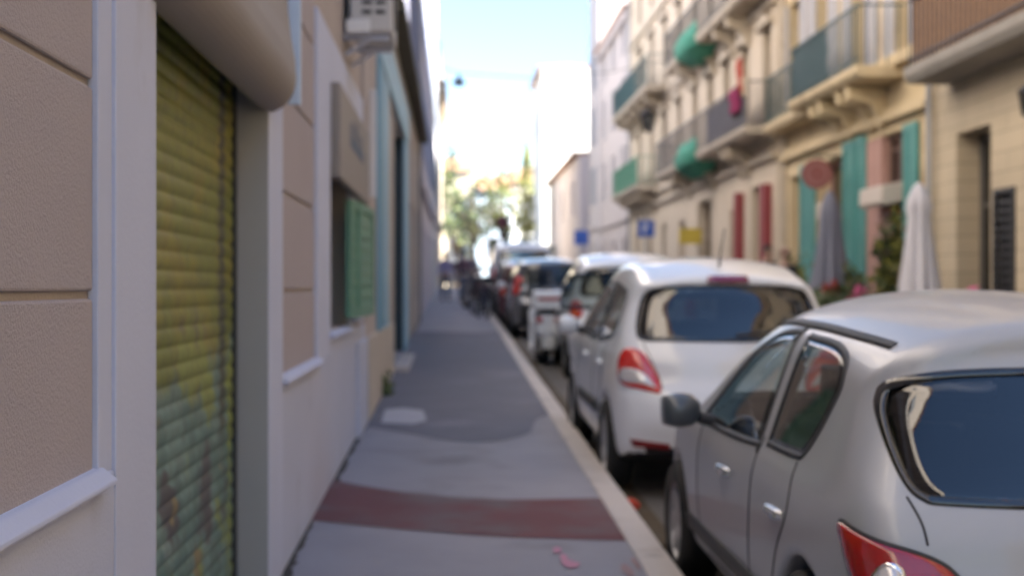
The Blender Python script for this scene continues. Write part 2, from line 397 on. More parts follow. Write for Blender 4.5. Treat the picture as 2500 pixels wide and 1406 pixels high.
def make_car(name, label, loc, yaw, p, paint, h=.035, group='cars parked along the kerb', scale=1.):
    root = thing(name, label, 'car', (0, 0, 0), group)
    B = Body(p); W = p['W']/2+.12; H = p['H']+.12
    xs = np.arange(-W, W+h, h); ys = np.arange(-.15, p['L']+.2, h); zs = np.arange(.06, H+h, h)
    X, Y, Z = np.meshgrid(xs, ys, zs, indexing='ij'); V, F = surface_nets(B(X, Y, Z), np.array([xs[0], ys[0], zs[0]]), h)
    for _ in range(3):
        g = B.normal(V); V = V-g*(np.clip(B(*V.T), -.03, .03)/((g**2).sum(1)+1e-6))[:, None]
    c = V[F].mean(1); g = B.normal(c); g /= np.linalg.norm(g, axis=1)[:, None]+1e-9
    hole = np.zeros(len(F), bool)
    sidew = [catmull(q, 6) for q in p['side_windows']]; rw = catmull(p['rear_window'], 6); ww = catmull(p['windscreen'], 6)
    for q in sidew: hole |= in_poly(c[:, 1], c[:, 2], inset(q, .014)) & (np.abs(g[:, 0]) > .45)
    hole |= in_poly(c[:, 0], c[:, 2], inset(rw, .016)) & (c[:, 1] < 1.3) & (g[:, 1] < -.1)
    hole |= in_poly(c[:, 0], c[:, 2], inset(ww, .016)) & (c[:, 1] > p['L']*.45) & (g[:, 1] > .1)
    arch = np.zeros(len(F), bool)
    for wy in p['wheels']: arch |= (np.hypot(c[:, 1]-wy, c[:, 2]-p['wr']) < p['wr']+.042) & (np.abs(B.base(*c.T)) > .012)
    dark = arch | ((g[:, 2] < -.6) & (c[:, 2] < .32))
    mb = MB(); mb.v = [tuple(v) for v in V]; keep = ~hole; mb.f = [tuple(q) for q in F[keep]]; mb.m = [int(d) for d in dark[keep]]
    body = mb.build('body', [paint, BLACK], root, True)
    gv = B.normal(V, B.base); gv /= np.linalg.norm(gv, axis=1)[:, None]+1e-9
    li = MB(); li.v = [tuple(v) for v in V-gv*.035]; kk = keep & (c[:, 2] > .5) & ~arch; li.f = [tuple(q) for q in F[kk]]; li.m = [0]*len(li.f)
    li.build('cabin_lining', SEATM, root, True)
    for q in sidew:
        for s in ('left', 'right'):
            mb = band(B, s, inset(q, -.005), inset(q, .018), .004); tr = mb.build('window_seal', BLACK, root, True)
            patch(B, s, inset(q, .008), .003).build('window_glass', CGLASS, tr, True)
    for vw, q, gl in (('rear', rw, p.get('rear_glass', PGLASS)), ('front', ww, CGLASS)):
        mb = band(B, vw, inset(q, -.004), inset(q, .02), .004)
        tr = mb.build('rear_window_seal' if vw == 'rear' else 'windscreen_seal', FRIT, root, True)
        patch(B, vw, inset(q, .008), .002, 9).build('rear_window' if vw == 'rear' else 'windscreen', gl, tr, True)
    # interior
    m = MB(); zb = p['belt']
    for sx in (-.36, .36):
        m.obox((sx, p['L']*.47, zb-.22), .46, .12, .62, Matrix.Rotation(R(14), 3, 'X')); m.obox((sx, p['L']*.47-.13, zb+.2), .26, .09, .19, Matrix.Rotation(R(10), 3, 'X'))
        m.obox((sx, p['L']*.24, zb+.08), .24, .08, .15)
    m.obox((0, p['L']*.25, zb-.25), 1.2, .14, .5, Matrix.Rotation(R(16), 3, 'X')); m.box(-.55, .55, .34, p['L']*.2, zb-.05, zb-.03)
    m.box(-.62, .62, p['L']*.66, p['L']*.72, zb-.25, zb-.06)
    m.build('seats', SEATM, root, bevel=.03)
    # wheels
    r = p['wr']; first = None
    for wy in p['wheels']:
        for sx in (-1, 1):
            x = sx*(p['W']/2-.105)
            if first is None:
                first = thing('wheel', '', ''); del first['label']; del first['category']; first.parent = root
                t = MB().lathe([(r*.64, -.09), (r*.9, -.1), (r*.985, -.075), (r, -.03), (r, .03), (r*.985, .075), (r*.9, .1), (r*.64, .09), (r*.62, 0), (r*.64, -.09)], axis=0, n=36)
                t.build('tyre', RUBBER, first, True)
                q = MB().lathe([(r*.66, -.088), (r*.6, -.08), (r*.57, -.05), (r*.6, .06)], axis=0, n=36); q.lathe([(0, -.055), (r*.14, -.07), (r*.17, -.04)], axis=0, n=20)
                for i in range(7):
                    a = 2*math.pi*i/7; q.obox((-.062, math.cos(a)*r*.36, math.sin(a)*r*.36), .03, .05, r*.5, Matrix.Rotation(a-math.pi/2, 3, 'X'))
                q.build('rim', ALLOY, first, False); MB().lathe([(0, -.01), (r*.6, -.01), (r*.6, .02), (0, .02)], axis=0, n=24).build('brake_disc', BLACK, first)
                o = first
            else:
                o = copy_thing(first, (0, 0, 0), 0, 'x', root)
            o.location = (x, wy, r); o.rotation_euler = (0, 0, 0 if sx < 0 else math.pi)
    # seams and trim lines
    for l in p['seams']:
        for s in ('left', 'right'): strip(B, s, l, .012, .002).build('panel_gap', BLACK, root, True)
    for l in p['rear_seams']:
        for q in (l, mir(l)): strip(B, 'rear', q, .007, .002).build('panel_gap', BLACK, root, True)
    for l in p.get('roof_strips', []):
        for q in (l, mir(l)): strip(B, 'top', q, .028, .006).build('roof_strip', BLACK, root, True)
    for l, wd in p.get('mouldings', []):
        for s in ('left', 'right'): strip(B, s, l, wd, .014).build('side_moulding', p.get('mould_mat', BLACK), root, True)
    for (u, v, wd) in p['handles']:
        for s in ('left', 'right'):
            q = catmull([(u-wd/2, v-.018), (u+wd/2, v-.014), (u+wd/2+.02, v), (u+wd/2, v+.016), (u-wd/2, v+.018), (u-wd/2-.02, v)], 5)
            patch(B, s, q, .02, 4, .012).build('door_handle', p.get('handle_mat', paint), root, True)
    # mirrors
    mx, my, mz = p['mirror']
    for s in (-1, 1):
        o = MB(); prof = [(.0, -.085), (.075, -.085), (.09, -.045), (.094, 0), (.085, .05), (.05, .085), (0, .09)]
        k0 = len(o.v); o.lathe(prof, axis=0, n=16)
        for i in range(k0, len(o.v)):
            a, b, c_ = o.v[i]; o.v[i] = (s*(mx+.02)+a*.95, my+b*.75+(.02 if b > 0 else 0), mz+c_*.82)
        o.build('wing_mirror', p.get('mirror_mat', BLACK), root, True)
        MB().tube([(s*(mx-.2), my+.02, mz-.07), (s*(mx-.06), my, mz-.03)], .028, 8).build('mirror_arm', BLACK, root, True)
    # lamps
    for s in (1, -1):
        for (vw, q, mm, off, dome) in p['tail']:
            qq = q if s == 1 else mir(q); v2 = vw if s == 1 else {'rl': 'rr', 'left': 'right', 'rear': 'rear'}[vw]
            poly = catmull(qq, 6)
            if mm == 'seal': band(B, v2, inset(poly, -.012), inset(poly, .006), .004).build('tail_light_seal', BLACK, root, True); continue
            patch(B, v2, poly, off, 7, dome).build({'red': 'tail_light', 'clear': 'reversing_light', 'amber': 'indicator_light', 'chrome': 'lamp_ring'}[mm], {'red': p.get('red', REDL), 'clear': CLEARL, 'amber': AMBL, 'chrome': CHROME}[mm], root, True)
        q = p['headlight']; q = q if s == 1 else mir(q); patch(B, 'front', catmull(q, 6), .006).build('headlight', CLEARL, root, True)
    for q, mm, nm, off in p['rear_bits']: patch(B, 'rear', lin(q), off, 5).build(nm, mm, root, True)
    root.scale = (scale,)*3; root.location = loc; root.rotation_euler = (math.atan(GRADE), 0, yaw)
    return root, B

SIDE_HATCH = [(.12, .27), (.03, .38), (0, .52), (.02, .66), (.09, .76), (.12, .88), (.18, 1.0), (.31, 1.17), (.42, 1.33), (.44, 1.40), (.56, 1.435), (1.0, 1.475), (1.5, 1.49), (2.0, 1.465), (2.35, 1.37), (2.75, 1.16), (3.08, 1.0), (3.5, .92), (3.8, .78), (3.98, .60), (4.03, .45), (3.95, .30), (3.6, .2), (2., .19), (.5, .2)]
FRONT_HATCH = [(.0, 1.53), (.35, 1.505), (.52, 1.475), (.60, 1.43), (.665, 1.34), (.73, 1.17), (.79, 1.0), (.825, .93), (.85, .82), (.862, .66), (.855, .48), (.82, .32), (.76, .22), (.5, .16), (0, .16)]
PLAN_HATCH = [(0, -.03), (.45, -.01), (.66, .05), (.78, .2), (.84, .5), (.866, 1.1), (.866, 2.9), (.83, 3.4), (.74, 3.75), (.5, 3.98), (.25, 4.05), (0, 4.07)]
TL207 = [(-1.10, .905), (-1.0, .895), (-.85, .868), (-.70, .832), (-.62, .79), (-.57, .73), (-.60, .655), (-.72, .63), (-.86, .66), (-.97, .74), (-1.06, .84)]
P207 = dict(L=4.03, W=1.73, H=1.53, wr=.305, win=.56, wheels=(.70, 3.24), belt=.95, k=.11, cr=.16, cf=.2, side=SIDE_HATCH, front=FRONT_HATCH, plan=PLAN_HATCH,
    side_windows=[[(.80, .965), (.66, 1.09), (.63, 1.22), (.76, 1.335), (1.05, 1.385), (1.44, 1.395), (1.46, 1.38), (1.40, .985), (1.37, .955), (1.1, .95)],
                  [(1.54, .955), (1.53, .99), (1.59, 1.37), (1.62, 1.39), (1.9, 1.365), (2.2, 1.25), (2.6, 1.0), (2.66, .94), (2.6, .925), (2.1, .93)]],
    rear_window=[(-.5, .985), (-.6, 1.0), (-.645, 1.06), (-.665, 1.18), (-.655, 1.27), (-.60, 1.325), (-.4, 1.355), (0, 1.365), (.4, 1.355), (.60, 1.325), (.655, 1.27), (.665, 1.18), (.645, 1.06), (.6, 1.0), (.5, .985), (0, .975)],
    windscreen=[(-.66, 1.03), (-.58, 1.34), (-.5, 1.39), (0, 1.42), (.5, 1.39), (.58, 1.34), (.66, 1.03), (.4, 1.0), (0, .99), (-.4, 1.0)],
    seams=[[(1.49, .95), (1.475, .7), (1.48, .32)], [(1.36, .33), (2.5, .30)], [(.95, .93), (.90, .78), (1.02, .62), (1.12, .45), (1.3, .34)], [(2.58, .93), (2.62, .7), (2.56, .35)]],
    rear_seams=[[(-.64, .99), (-.61, .92), (-.6, .86)], [(-.56, .64), (-.3, .6), (0, .6)]],
    roof_strips=[[(-.56, .62), (-.575, 1.0), (-.575, 1.6), (-.565, 2.1)]], mouldings=[([(.98, .40), (1.8, .40), (2.9, .38)], .07)],
    handles=[(1.06, .80, .15), (1.98, .81, .15)], handle_mat=None, mirror=(.93, 2.42, 1.0),
    tail=[('rl', TL207, 'red', .010, .012), ('rl', TL207, 'seal', 0, 0),
          ('rl', [(-.83+.058*math.cos(a), .765+.058*math.sin(a)) for a in np.arange(8)*math.pi/4], 'chrome', .022, .006),
          ('rl', [(-.83+.046*math.cos(a), .765+.046*math.sin(a)) for a in np.arange(8)*math.pi/4], 'clear', .026, .010)],
    headlight=[(-.75, .72), (-.6, .86), (-.5, .86), (-.45, .70), (-.6, .66)],
    rear_bits=[([(-.2, 1.398), (.2, 1.398), (.2, 1.378), (-.2, 1.378)], REDL, 'brake_light', .006), ([(-.26, .74), (.26, .74), (.26, .64), (-.26, .64)], PLATE, 'number_plate', .01)])

def low(z): return z+.03-.09*min(1, max(0, (1.5-z)/.5))
dn = lambda q, d=.06: [(u, v-d) for u, v in q]
P207 = dict(P207, side=[(y, low(z)) if z > .35 else (y, z) for y, z in SIDE_HATCH], crown=.29, k=.13, H=1.58,
    front=[(0, 1.57), (.3, 1.54), (.47, 1.475), (.565, 1.405), (.64, 1.30), (.715, 1.12), (.78, .945), (.82, .87), (.85, .77), (.862, .62), (.855, .46), (.82, .32), (.76, .22), (.5, .16), (0, .16)],
    side_windows=[[(.99, .94), (.91, .955), (.83, 1.04), (.775, 1.16), (.78, 1.22), (.85, 1.285), (1.05, 1.325), (1.40, 1.335), (1.455, 1.335), (1.455, 1.30), (1.42, 1.0), (1.41, .935), (1.37, .93), (1.2, .932)], dn(P207['side_windows'][1], .045)], rear_window=dn(P207['rear_window'], .075), windscreen=dn(P207['windscreen'], .03),
    handles=[(u, v-.06, w_) for u, v, w_ in P207['handles']], tail=[(a, [(u-.05, v-.072) for u, v in b], c, d, e) for a, b, c, d, e in P207['tail']], mirror=(.93, 2.42, .95), belt=.90,
    rear_seams=[dn(q) for q in P207['rear_seams']], rear_bits=[(dn(q, .03), a, b, c) for q, a, b, c in P207['rear_bits']])

# ------------------------------------------------------------------ ground, road, pavements
ASPH = mat('asphalt', (.125, .115, .105), .9, .25, 2.5, bump=.4, bscale=120, dirt=((.085, .075, .065), .55, 3))
PAVE = mat('pavement_concrete', (.305, .295, .32), .85, .16, 2.2, bump=.3, bscale=90, dirt=((.21, .20, .21), .56, 1.1))
PATCH = mat('pavement_asphalt', (.16, .16, .19), .9, .14, 1.6, bump=.3, bscale=110, dirt=((.22, .22, .255), .58, .9))
REDB = mat('red_surfacing', (.155, .062, .066), .9, .2, 2.4, bump=.3, bscale=110, dirt=((.15, .11, .115), .5, 1.3))
KERBM = mat('kerb_stone', (.55, .50, .46), .8, .16, 1.5, bump=.3, bscale=70, dirt=((.32, .29, .27), .57, 2.5))
def sheet(name, mat_, poly, dz, zf, kind='structure', sub=None):
    mb = MB(); mb.add([(x, y, zf(y)+dz) for x, y in poly], [tuple(range(len(poly)))]); return mb.build(name, mat_, kind=kind)
def ribbon(name, mat_, x0, x1, ys, dz, zf):
    mb = MB()
    for a, b in zip(ys, ys[1:]): mb.add([(x0, a, zf(a)+dz), (x1, a, zf(a)+dz), (x1, b, zf(b)+dz), (x0, b, zf(b)+dz)], [(0, 1, 2, 3)])
    return mb.build(name, mat_, kind='structure')
YS = [-40, 0, 20, 40, 60, 84]
ribbon('ground', mat('ground_dirt', (.16, .14, .12), .95), -400, 400, [-60, 84, 140, 3000], -.06, gz)
ribbon('road', ASPH, 1.05, 6.0, [-40, 84, 130], 0, gz)
ribbon('square', mat('square_paving', (.4, .37, .33), .9, .1), -60, 60, [86, 150], -.02, gz)
MB().add([(-1.0, -8, pz(-8)), (.925, -8, pz(-8)), (.925, 73, pz(73)), (-1.0, 73, pz(73))], [(0, 1, 2, 3)]).build('pavement', PAVE, kind='structure')
m = MB()
y = -6.0
while y < 73:
    l = random.uniform(.85, 1.1); x = random.uniform(-.006, .006)
    k0 = len(m.v); m.box(.925, 1.10+x, y, y+l-.012, -.3, .006)
    for i in range(k0, len(m.v)): v = m.v[i]; m.v[i] = (v[0], v[1], v[2]+pz(v[1]))
    y += l
m.build('kerb', KERBM, kind='structure', bevel=.02)
m = MB()
k0 = 0; m.box(5.9, 6.02, -10, 76, -.3, .004)
for i in range(len(m.v)): v = m.v[i]; m.v[i] = (v[0], v[1], v[2]+pz(v[1]))
m.build('kerb', KERBM, kind='structure', bevel=.02)
MB().add([(6.02, -10, pz(-10)), (7.6, -10, pz(-10)), (7.6, 76, pz(76)), (6.02, 76, pz(76))], [(0, 1, 2, 3)]).build('pavement', PAVE, kind='structure')
BANDP = [(-.84, 9.76), (-.55, 9.42), (-.28, 9.17), (.05, 8.97), (.366, 8.89), (.924, 8.93), (.924, 7.58), (.317, 7.69), (.05, 7.78), (-.244, 7.92), (-.55, 8.08), (-.84, 8.25)]
sheet('pavement_band', REDB, BANDP, .004, pz)
low = catmull([(-.84, 12.85), (-.44, 12.35), (.01, 11.75), (.38, 11.75), (.64, 12.25), (.735, 13.0), (.80, 13.4), (.924, 13.7)], 5, False)
sheet('pavement_repair', PATCH, [tuple(q) for q in low]+[(.924, 29.3), (.4, 28.9), (-.2, 29.6), (-.84, 29.2)], .004, pz)
sheet('pavement_repair', mat('pale_cement', (.44, .44, .48), .85, .1, 4), [(-.66, 13.05), (-.36, 12.95), (-.25, 13.25), (-.3, 14.1), (-.5, 14.35), (-.68, 14.2)], .008, pz)
for i, (cx, cy, rx, ry, c) in enumerate([(.535, 7.33, .028, .07, 0), (.555, 7.15, .02, .08, 0), (.575, 7.0, .045, .09, 0), (.84, 6.85, .03, .14, 1), (.90, 7.0, .015, .14, 1)]):
    pl = [(cx+rx*math.cos(a)*random.uniform(.7, 1.2), cy+ry*math.sin(a)*random.uniform(.7, 1.2)) for a in np.arange(14)*2*math.pi/14]
    sheet('paint_mark', mat('pink_spray', (.52, .24, .32), .8, .2, 30) if c == 0 else mat('faded_orange_spray', (.33, .22, .215), .85, .2, 30), pl, .008, pz)
m = MB()
for y in np.arange(-2, 34, .16):
    r = random.uniform(.01, .055); m.add([(-.83, y, pz(y)+.003), (-.815+r, y, pz(y)+.003), (-.815+random.uniform(.01, .05), y+.16, pz(y+.16)+.003), (-.83, y+.16, pz(y+.16)+.003)], [(0, 1, 2, 3)])
m.build('wall_foot_dirt', mat('dirt', (.05, .045, .04), .95, .3, 20), kind='stuff')

# ------------------------------------------------------------------ shared materials
WIN = glass_mat('window_glass', (.30, .33, .36), .06, .02)
DARK = mat('dark_room', (.03, .03, .033), .9, .3, 3)
CURT = mat('curtain_or_backing', (.30, .29, .28), .9, .15, 3)
PINK = mat('pink_render', (.49, .43, .415), .92, .07, 1.4, bump=.55, bscale=130)
WHITE = mat('white_render', (.64, .67, .79), .85, .06, 1.3, bump=.12, bscale=60, dirt=((.53, .55, .62), .62, 2.2))
PLIN = mat('white_plinth', (.60, .625, .73), .88, .08, 1.6, bump=.3, bscale=110, dirt=((.47, .48, .55), .6, 1.8))
TAN = mat('tan_render', (.36, .30, .22), .9, .12, 1.5, bump=.3)
GREYP = mat('grey_paint', (.42, .41, .40), .5, .06, 2)
BROWNP = mat('brown_metal', (.29, .25, .215), .55, .06, 1.5)
GREEN = mat('green_paint', (.15, .32, .22), .55, .1, 3)
IRON = mat('black_iron', (.03, .03, .033), .5, .2, 10)
ZINC = mat('zinc', (.35, .36, .38), .45, .1, 4, metallic=.6)
TILE = mat('roof_tile', (.36, .2, .13), .9, .2, 5, bump=.4, bscale=20)
CREAM = mat('cream_render', (.62, .54, .42), .9, .07, .8, bump=.2)

# ------------------------------------------------------------------ left row
XL = -.82
L1 = thing('house', 'pink and white rendered house with roller shutter doorway, nearest on the left', 'house', (XL, 4, 0))
m = MB(); facade(m, -.852, 1, -6, 13.2, -.5, 16.5, [(3.95, 6.34, -.5, 2.62), (9.55, 11.4, 1.36, 2.5), (7, 8.2, 5.2, 7.2), (10, 11.2, 5.2, 7.2), (1, 2.2, 5.2, 7.2), (-3.5, -2.3, 5.2, 7.2), (1, 2.2, 8.8, 10.6), (-3.5, -2.3, 8.8, 10.6), (7, 8.2, 8.8, 10.6), (10, 11.2, 8.8, 10.6)], .3)
m.build('wall', mat('sand_render', (.50, .43, .37), .9, .1, 1.5, bump=.3), L1)
m = MB()
for (a, b) in ((-6, 3.345), (6.87, 8.62)):
    z = 1.222
    for q in (1.644, 2.134, 2.624, 3.114, 3.604, 4.094, 4.8):
        m.box(-.852, -.838, a, b, z+.009, q-.009); z = q
m.build('render_panel', PINK, L1, bevel=.007)
m = MB()
m.box(-.852, -.826, 3.35, 3.48, 1.222, 4.8); m.box(-.852, -.8165, 3.483, 3.95, -.5, 4.8); m.box(-.852, -.8165, 6.34, 6.86, -.5, 4.8); m.box(-.852, -.82, 3.95, 6.34, 2.62, 4.8)
m.box(-.852, -.82, 8.63, 9.55, 1.222, 3.36); m.box(-.852, -.82, 9.55, 12.95, 2.5, 3.36); m.box(-.852, -.82, 11.4, 12.95, 1.36, 2.5)
m.build('white_surround', WHITE, L1, bevel=.003)
m = MB(); m.box(-.852, -.8195, -6, 3.482, -.5, 1.2215); m.box(-.852, -.8195, 6.862, 9.55, -.5, 1.2215); m.box(-.852, -.8175, 9.55, 13.2, -.5, 1.33); m.box(-.8175, -.785, 12.0, 13.15, -.5, 1.2)
m.build('plinth', PLIN, L1, bevel=.008)
for a, b in ((-6, 3.38), (6.86, 8.75)):
    MB().prism([(-.852, 1.20), (-.788, 1.20), (-.788, 1.212), (-.82, 1.238), (-.852, 1.243)], 1, a, b).build('ledge', WHITE, L1, bevel=.004)
m = MB(); n = 0; ysl = (3.955, 6.335); z = .2; prof = []
while z < 2.66:
    for t, dx in ((0, -.007), (.14, -.002), (.32, .002), (.55, .003), (.8, 0), (.94, -.004)): prof.append((-.972+dx, z+.066*t))
    z += .066
m.v = [(x, yy, zz) for x, zz in prof for yy in ysl]; m.f = [(2*i, 2*i+1, 2*i+3, 2*i+2) for i in range(len(prof)-1)]; m.m = [0]*len(m.f)
m.build('roller_shutter', graffiti_mat(), L1, True)
for a, b in ((3.952, 3.99), (6.30, 6.338)): MB().box(-.985, -.955, a, b, 0, 2.62).build('guide_rail', mat('rail_metal', (.06, .06, .055), .5), L1)
m = MB(); m.box(-1.15, -.852, 6.3385, 6.38, -.5, 2.62); m.box(-.97, -.82, 6.3365, 6.3385, .25, 2.62); m.build('door_jamb', GREYP, L1)
MB().box(-1.1, -.80, 3.95, 6.37, -.3, .262).build('doorstep', KERBM, L1, bevel=.015)
arc = [(-.955, 2.60), (-.90, 2.505), (-.86, 2.455)]+[(-.845+.143*math.sin(a), 2.60-.16*math.cos(a)) for a in np.linspace(.05, math.pi/2, 12)]+[(-.708, 2.68), (-.726, 2.78), (-.74, 2.9), (-.744, 3.05), (-.744, 3.5), (-.955, 3.5)]
MB().prism(arc, 1, 3.86, 6.40).build('shutter_box', BROWNP, L1)
MB().prism([(-.85, 1.33), (-.78, 1.33), (-.78, 1.345), (-.85, 1.365)], 1, 9.5, 11.5).build('window_sill', WHITE, L1)
window(L1, -.852, 1, (9.55, 11.4, 1.36, 2.5), .2, mat('brown_wood', (.16, .10, .075), .6, .2, 6), WIN, CURT, .09)
SHUT = mat('grey_blue_shutter', (.30, .33, .38), .7, .1, 3)
for y0 in (-3.5, 1, 7, 10):
    for z0, z1 in ((5.2, 7.2), (8.8, 10.6)):
        window(L1, -.852, 1, (y0, y0+1.2, z0, z1), .2, WHITE, WIN, CURT)
        for a in (y0-.62, y0+1.22): louvre(MB(), -.85, -.81, a, a+.6, z0, z1).build('window_shutter', SHUT, L1)
def leaf(p, q, z0, z1):
    p, q = Vector(p+(0,)), Vector(q+(0,)); l = (q-p).length; m = MB(); louvre(m, -.02, .02, 0, l, z0, z1); a = math.atan2(q.y-p.y, q.x-p.x)-math.pi/2
    m.v = [tuple(p+Matrix.Rotation(a, 3, 'Z') @ Vector(v)) for v in m.v]; return m
leaf((-.81, 10.95), (-.752, 11.31), 1.43, 2.34).build('window_shutter', GREEN, L1)
leaf((-.752, 11.33), (-.715, 12.6), 1.43, 2.34).build('window_shutter', GREEN, L1)
MB().prism([(-9, 16.5), (-.6, 16.5), (-.6, 16.65), (-5, 18.2), (-9, 16.65)], 1, -6.1, 13.2).build('roof', TILE, L1)

t = thing('shop_sign', 'brown box sign with worn blue lettering above the green shutters', 'sign', (-.78, 11.2, 2.4))
MB().box(-.818, -.757, 9.56, 12.85, 2.40, 3.04).build('sign_box', BROWNP, t, bevel=.01)
m = MB(); yy = 10.5
for wd in (.20, .28, .12, .26, .2, .22):
    h_ = random.uniform(.16, .27); m.box(-.757, -.753, yy, yy+wd*.35, 2.70, 2.70+h_); m.box(-.757, -.753, yy+wd*.36, yy+wd, 2.70, 2.78); yy += wd+.04
m.build('lettering', mat('faded_blue', (.10, .14, .20), .6), t)
t = thing('projecting_sign', 'narrow pale blue metal sign plate beside the brown shutter box', 'sign', (-.75, 6.44, 2.6))
MB().box(-.76, -.70, 6.56, 6.585, 2.50, 3.9).build('plate', mat('pale_blue_metal', (.62, .72, .85), .3, .05, 2, metallic=.1), t, bevel=.006)
m = MB(); m.box(-.83, -.76, 6.565, 6.58, 2.75, 2.79); m.box(-.83, -.76, 6.565, 6.58, 3.5, 3.54); m.build('bracket', ZINC, t)
t = thing('projecting_sign', 'bright white upright sign panel between green shutters and blue shopfront', 'sign', (-.8, 14, 2.6))
MB().box(-.818, -.755, 13.98, 14.03, 2.55, 3.6).build('panel', mat('white_plastic', (.82, .80, .78), .5, .03), t, bevel=.006)
MB().box(-.82, -.76, 14.032, 14.05, 2.9, 2.95).build('bracket', ZINC, t)
# air conditioner
DZ = .11
t = thing('air_conditioner', 'white air conditioning unit hung high above the brown sign', 'air conditioner', (-.65, 11.4, 3.5))
m = MB(); m.box(-.80, -.47, 11.0, 11.82, 3.52, 4.2); m.build('casing', mat('ac_casing', (.56, .54, .52), .5, .04, 2), t, bevel=.02)
m = MB()
for c in (0, 1):
    for i in range(7):
        x = -.705+c*.105+i*.003; m.box(x, x+.075, 10.994, 11.0, 3.66+i*.075, 3.69+i*.075)
m.build('vent_slots', BLACK, t)
m = MB().lathe([(.0, .012), (.26, .012), (.27, 0)], (-.47, 11.4, 3.86), 0, 24); m.build('fan_grille', BLACK, t)
for yy in (11.1, 11.7): m = MB(); m.box(-.85, -.5, yy-.02, yy+.02, 3.475, 3.518); m.tube([(-.84, yy, 3.36), (-.66, yy, 3.475)], .014); m.build('bracket', WHITE, t)
m = MB(); m.box(-.82, -.64, 10.90, 10.985, 3.50, 3.60); m.build('cable_box', mat('white_plastic', (.82, .80, .78)), t, bevel=.01)

t.location.z += DZ
# blue shopfront house
L2 = thing('house', 'tan house with pale blue shopfront and dark wooden eave above it', 'house', (XL, 22, 0))
ops = [(19.0, 23.3, .5, 4.1), (27.3, 28.9, .7, 3.3), (31, 32.6, 1.4, 3.4)]
up = [(a, a+1.2, b, b+2) for a in (15, 19, 23, 27.5, 31) for b in (6, 9.3)]
m = MB(); facade(m, XL, 1, 13.2, 34, -.5, 16.8, ops+up, .25); m.build('wall', mat('warm_grey_render', (.52, .46, .41), .9, .1, 1.5, bump=.3), L2)
BLUE = mat('pale_blue_paint', (.36, .60, .74), .5, .08, 2.5, dirt=((.42, .42, .42), .62, 3)); BLUED = mat('blue_paint', (.16, .38, .52), .5, .1, 2.5)
m = MB(); m.box(-.82, -.785, 15.2, 16.4, 1.2, 4.12); m.build('shop_pilaster', BLUED, L2, bevel=.01)
m = MB(); m.box(-.82, -.79, 16.42, 17.5, 1.2, 4.12); m.build('shop_pilaster', BLUE, L2, bevel=.01)
m = MB(); m.box(-.82, -.79, 17.52, 18.98, 1.0, 3.9); m.build('shop_panel', mat('cream_panel', (.5, .44, .38), .7, .1), L2, bevel=.01)
m = MB(); m.box(-.82, -.78, 23.32, 24.9, .4, 4.1); m.build('shop_pilaster', BLUE, L2, bevel=.01)
m = MB(); m.box(-.82, -.77, 15.2, 24.9, 4.125, 4.7); m.build('shop_fascia', BLUE, L2, bevel=.01)
m = MB(); m.box(-.82, -.78, 13.3, 18.9, -.3, 1.2); m.build('plinth', mat('cream_plinth', (.58, .52, .43), .85, .1), L2, bevel=.01)
window(L2, XL, 1, ops[0], .22, BLUED, WIN, DARK, .12); MB().box(-1.05, -.822, 23.27, 23.299, .63, 4.099).build('dark_reveal_lining', mat('opening_shade_blue', (.02, .04, .055), .5), L2)  # dark lining added on the far jamb stands in for the shaded opening
window(L2, XL, 1, ops[1], .22, mat('brown_wood', (.16, .1, .075)), WIN, DARK, .1); window(L2, XL, 1, ops[2], .22, WHITE, WIN, CURT, .08)
MB().box(-.83, -.80, 18.95, 19.0, .6, 1.5).build('poster', mat('dull_red', (.3, .05, .05), .6), L2)
m = MB(); m.box(-.82, -.60, 17.7, 34, 5.1, 5.22); m.box(-.82, -.64, 17.7, 34, 5.22, 5.34); m.build('eave', mat('dark_olive_wood', (.10, .085, .05), .8, .2, 6), L2)
for o in up:
    window(L2, XL, 1, o, .2, WHITE, WIN, CURT)
    for a in (o[0]-.62, o[1]+.02): louvre(MB(), -.82, -.775, a, a+.6, o[2], o[3]).build('window_shutter', mat('lilac_grey_shutter', (.32, .33, .42), .7), L2)
m = MB(); m.box(-.82, -.6, 19.0, 23.2, .3, .62); m.build('doorstep', KERBM, L2, bevel=.02)
m = MB(); m.tube([(-.79, 33.6, .6), (-.79, 33.6, 13)], .045); m.build('downpipe', ZINC, L2)
MB().prism([(-9, 16.8), (-.5, 16.8), (-.5, 16.95), (-5, 18.3), (-9, 16.95)], 1, 13.2, 34).build('roof', TILE, L2)

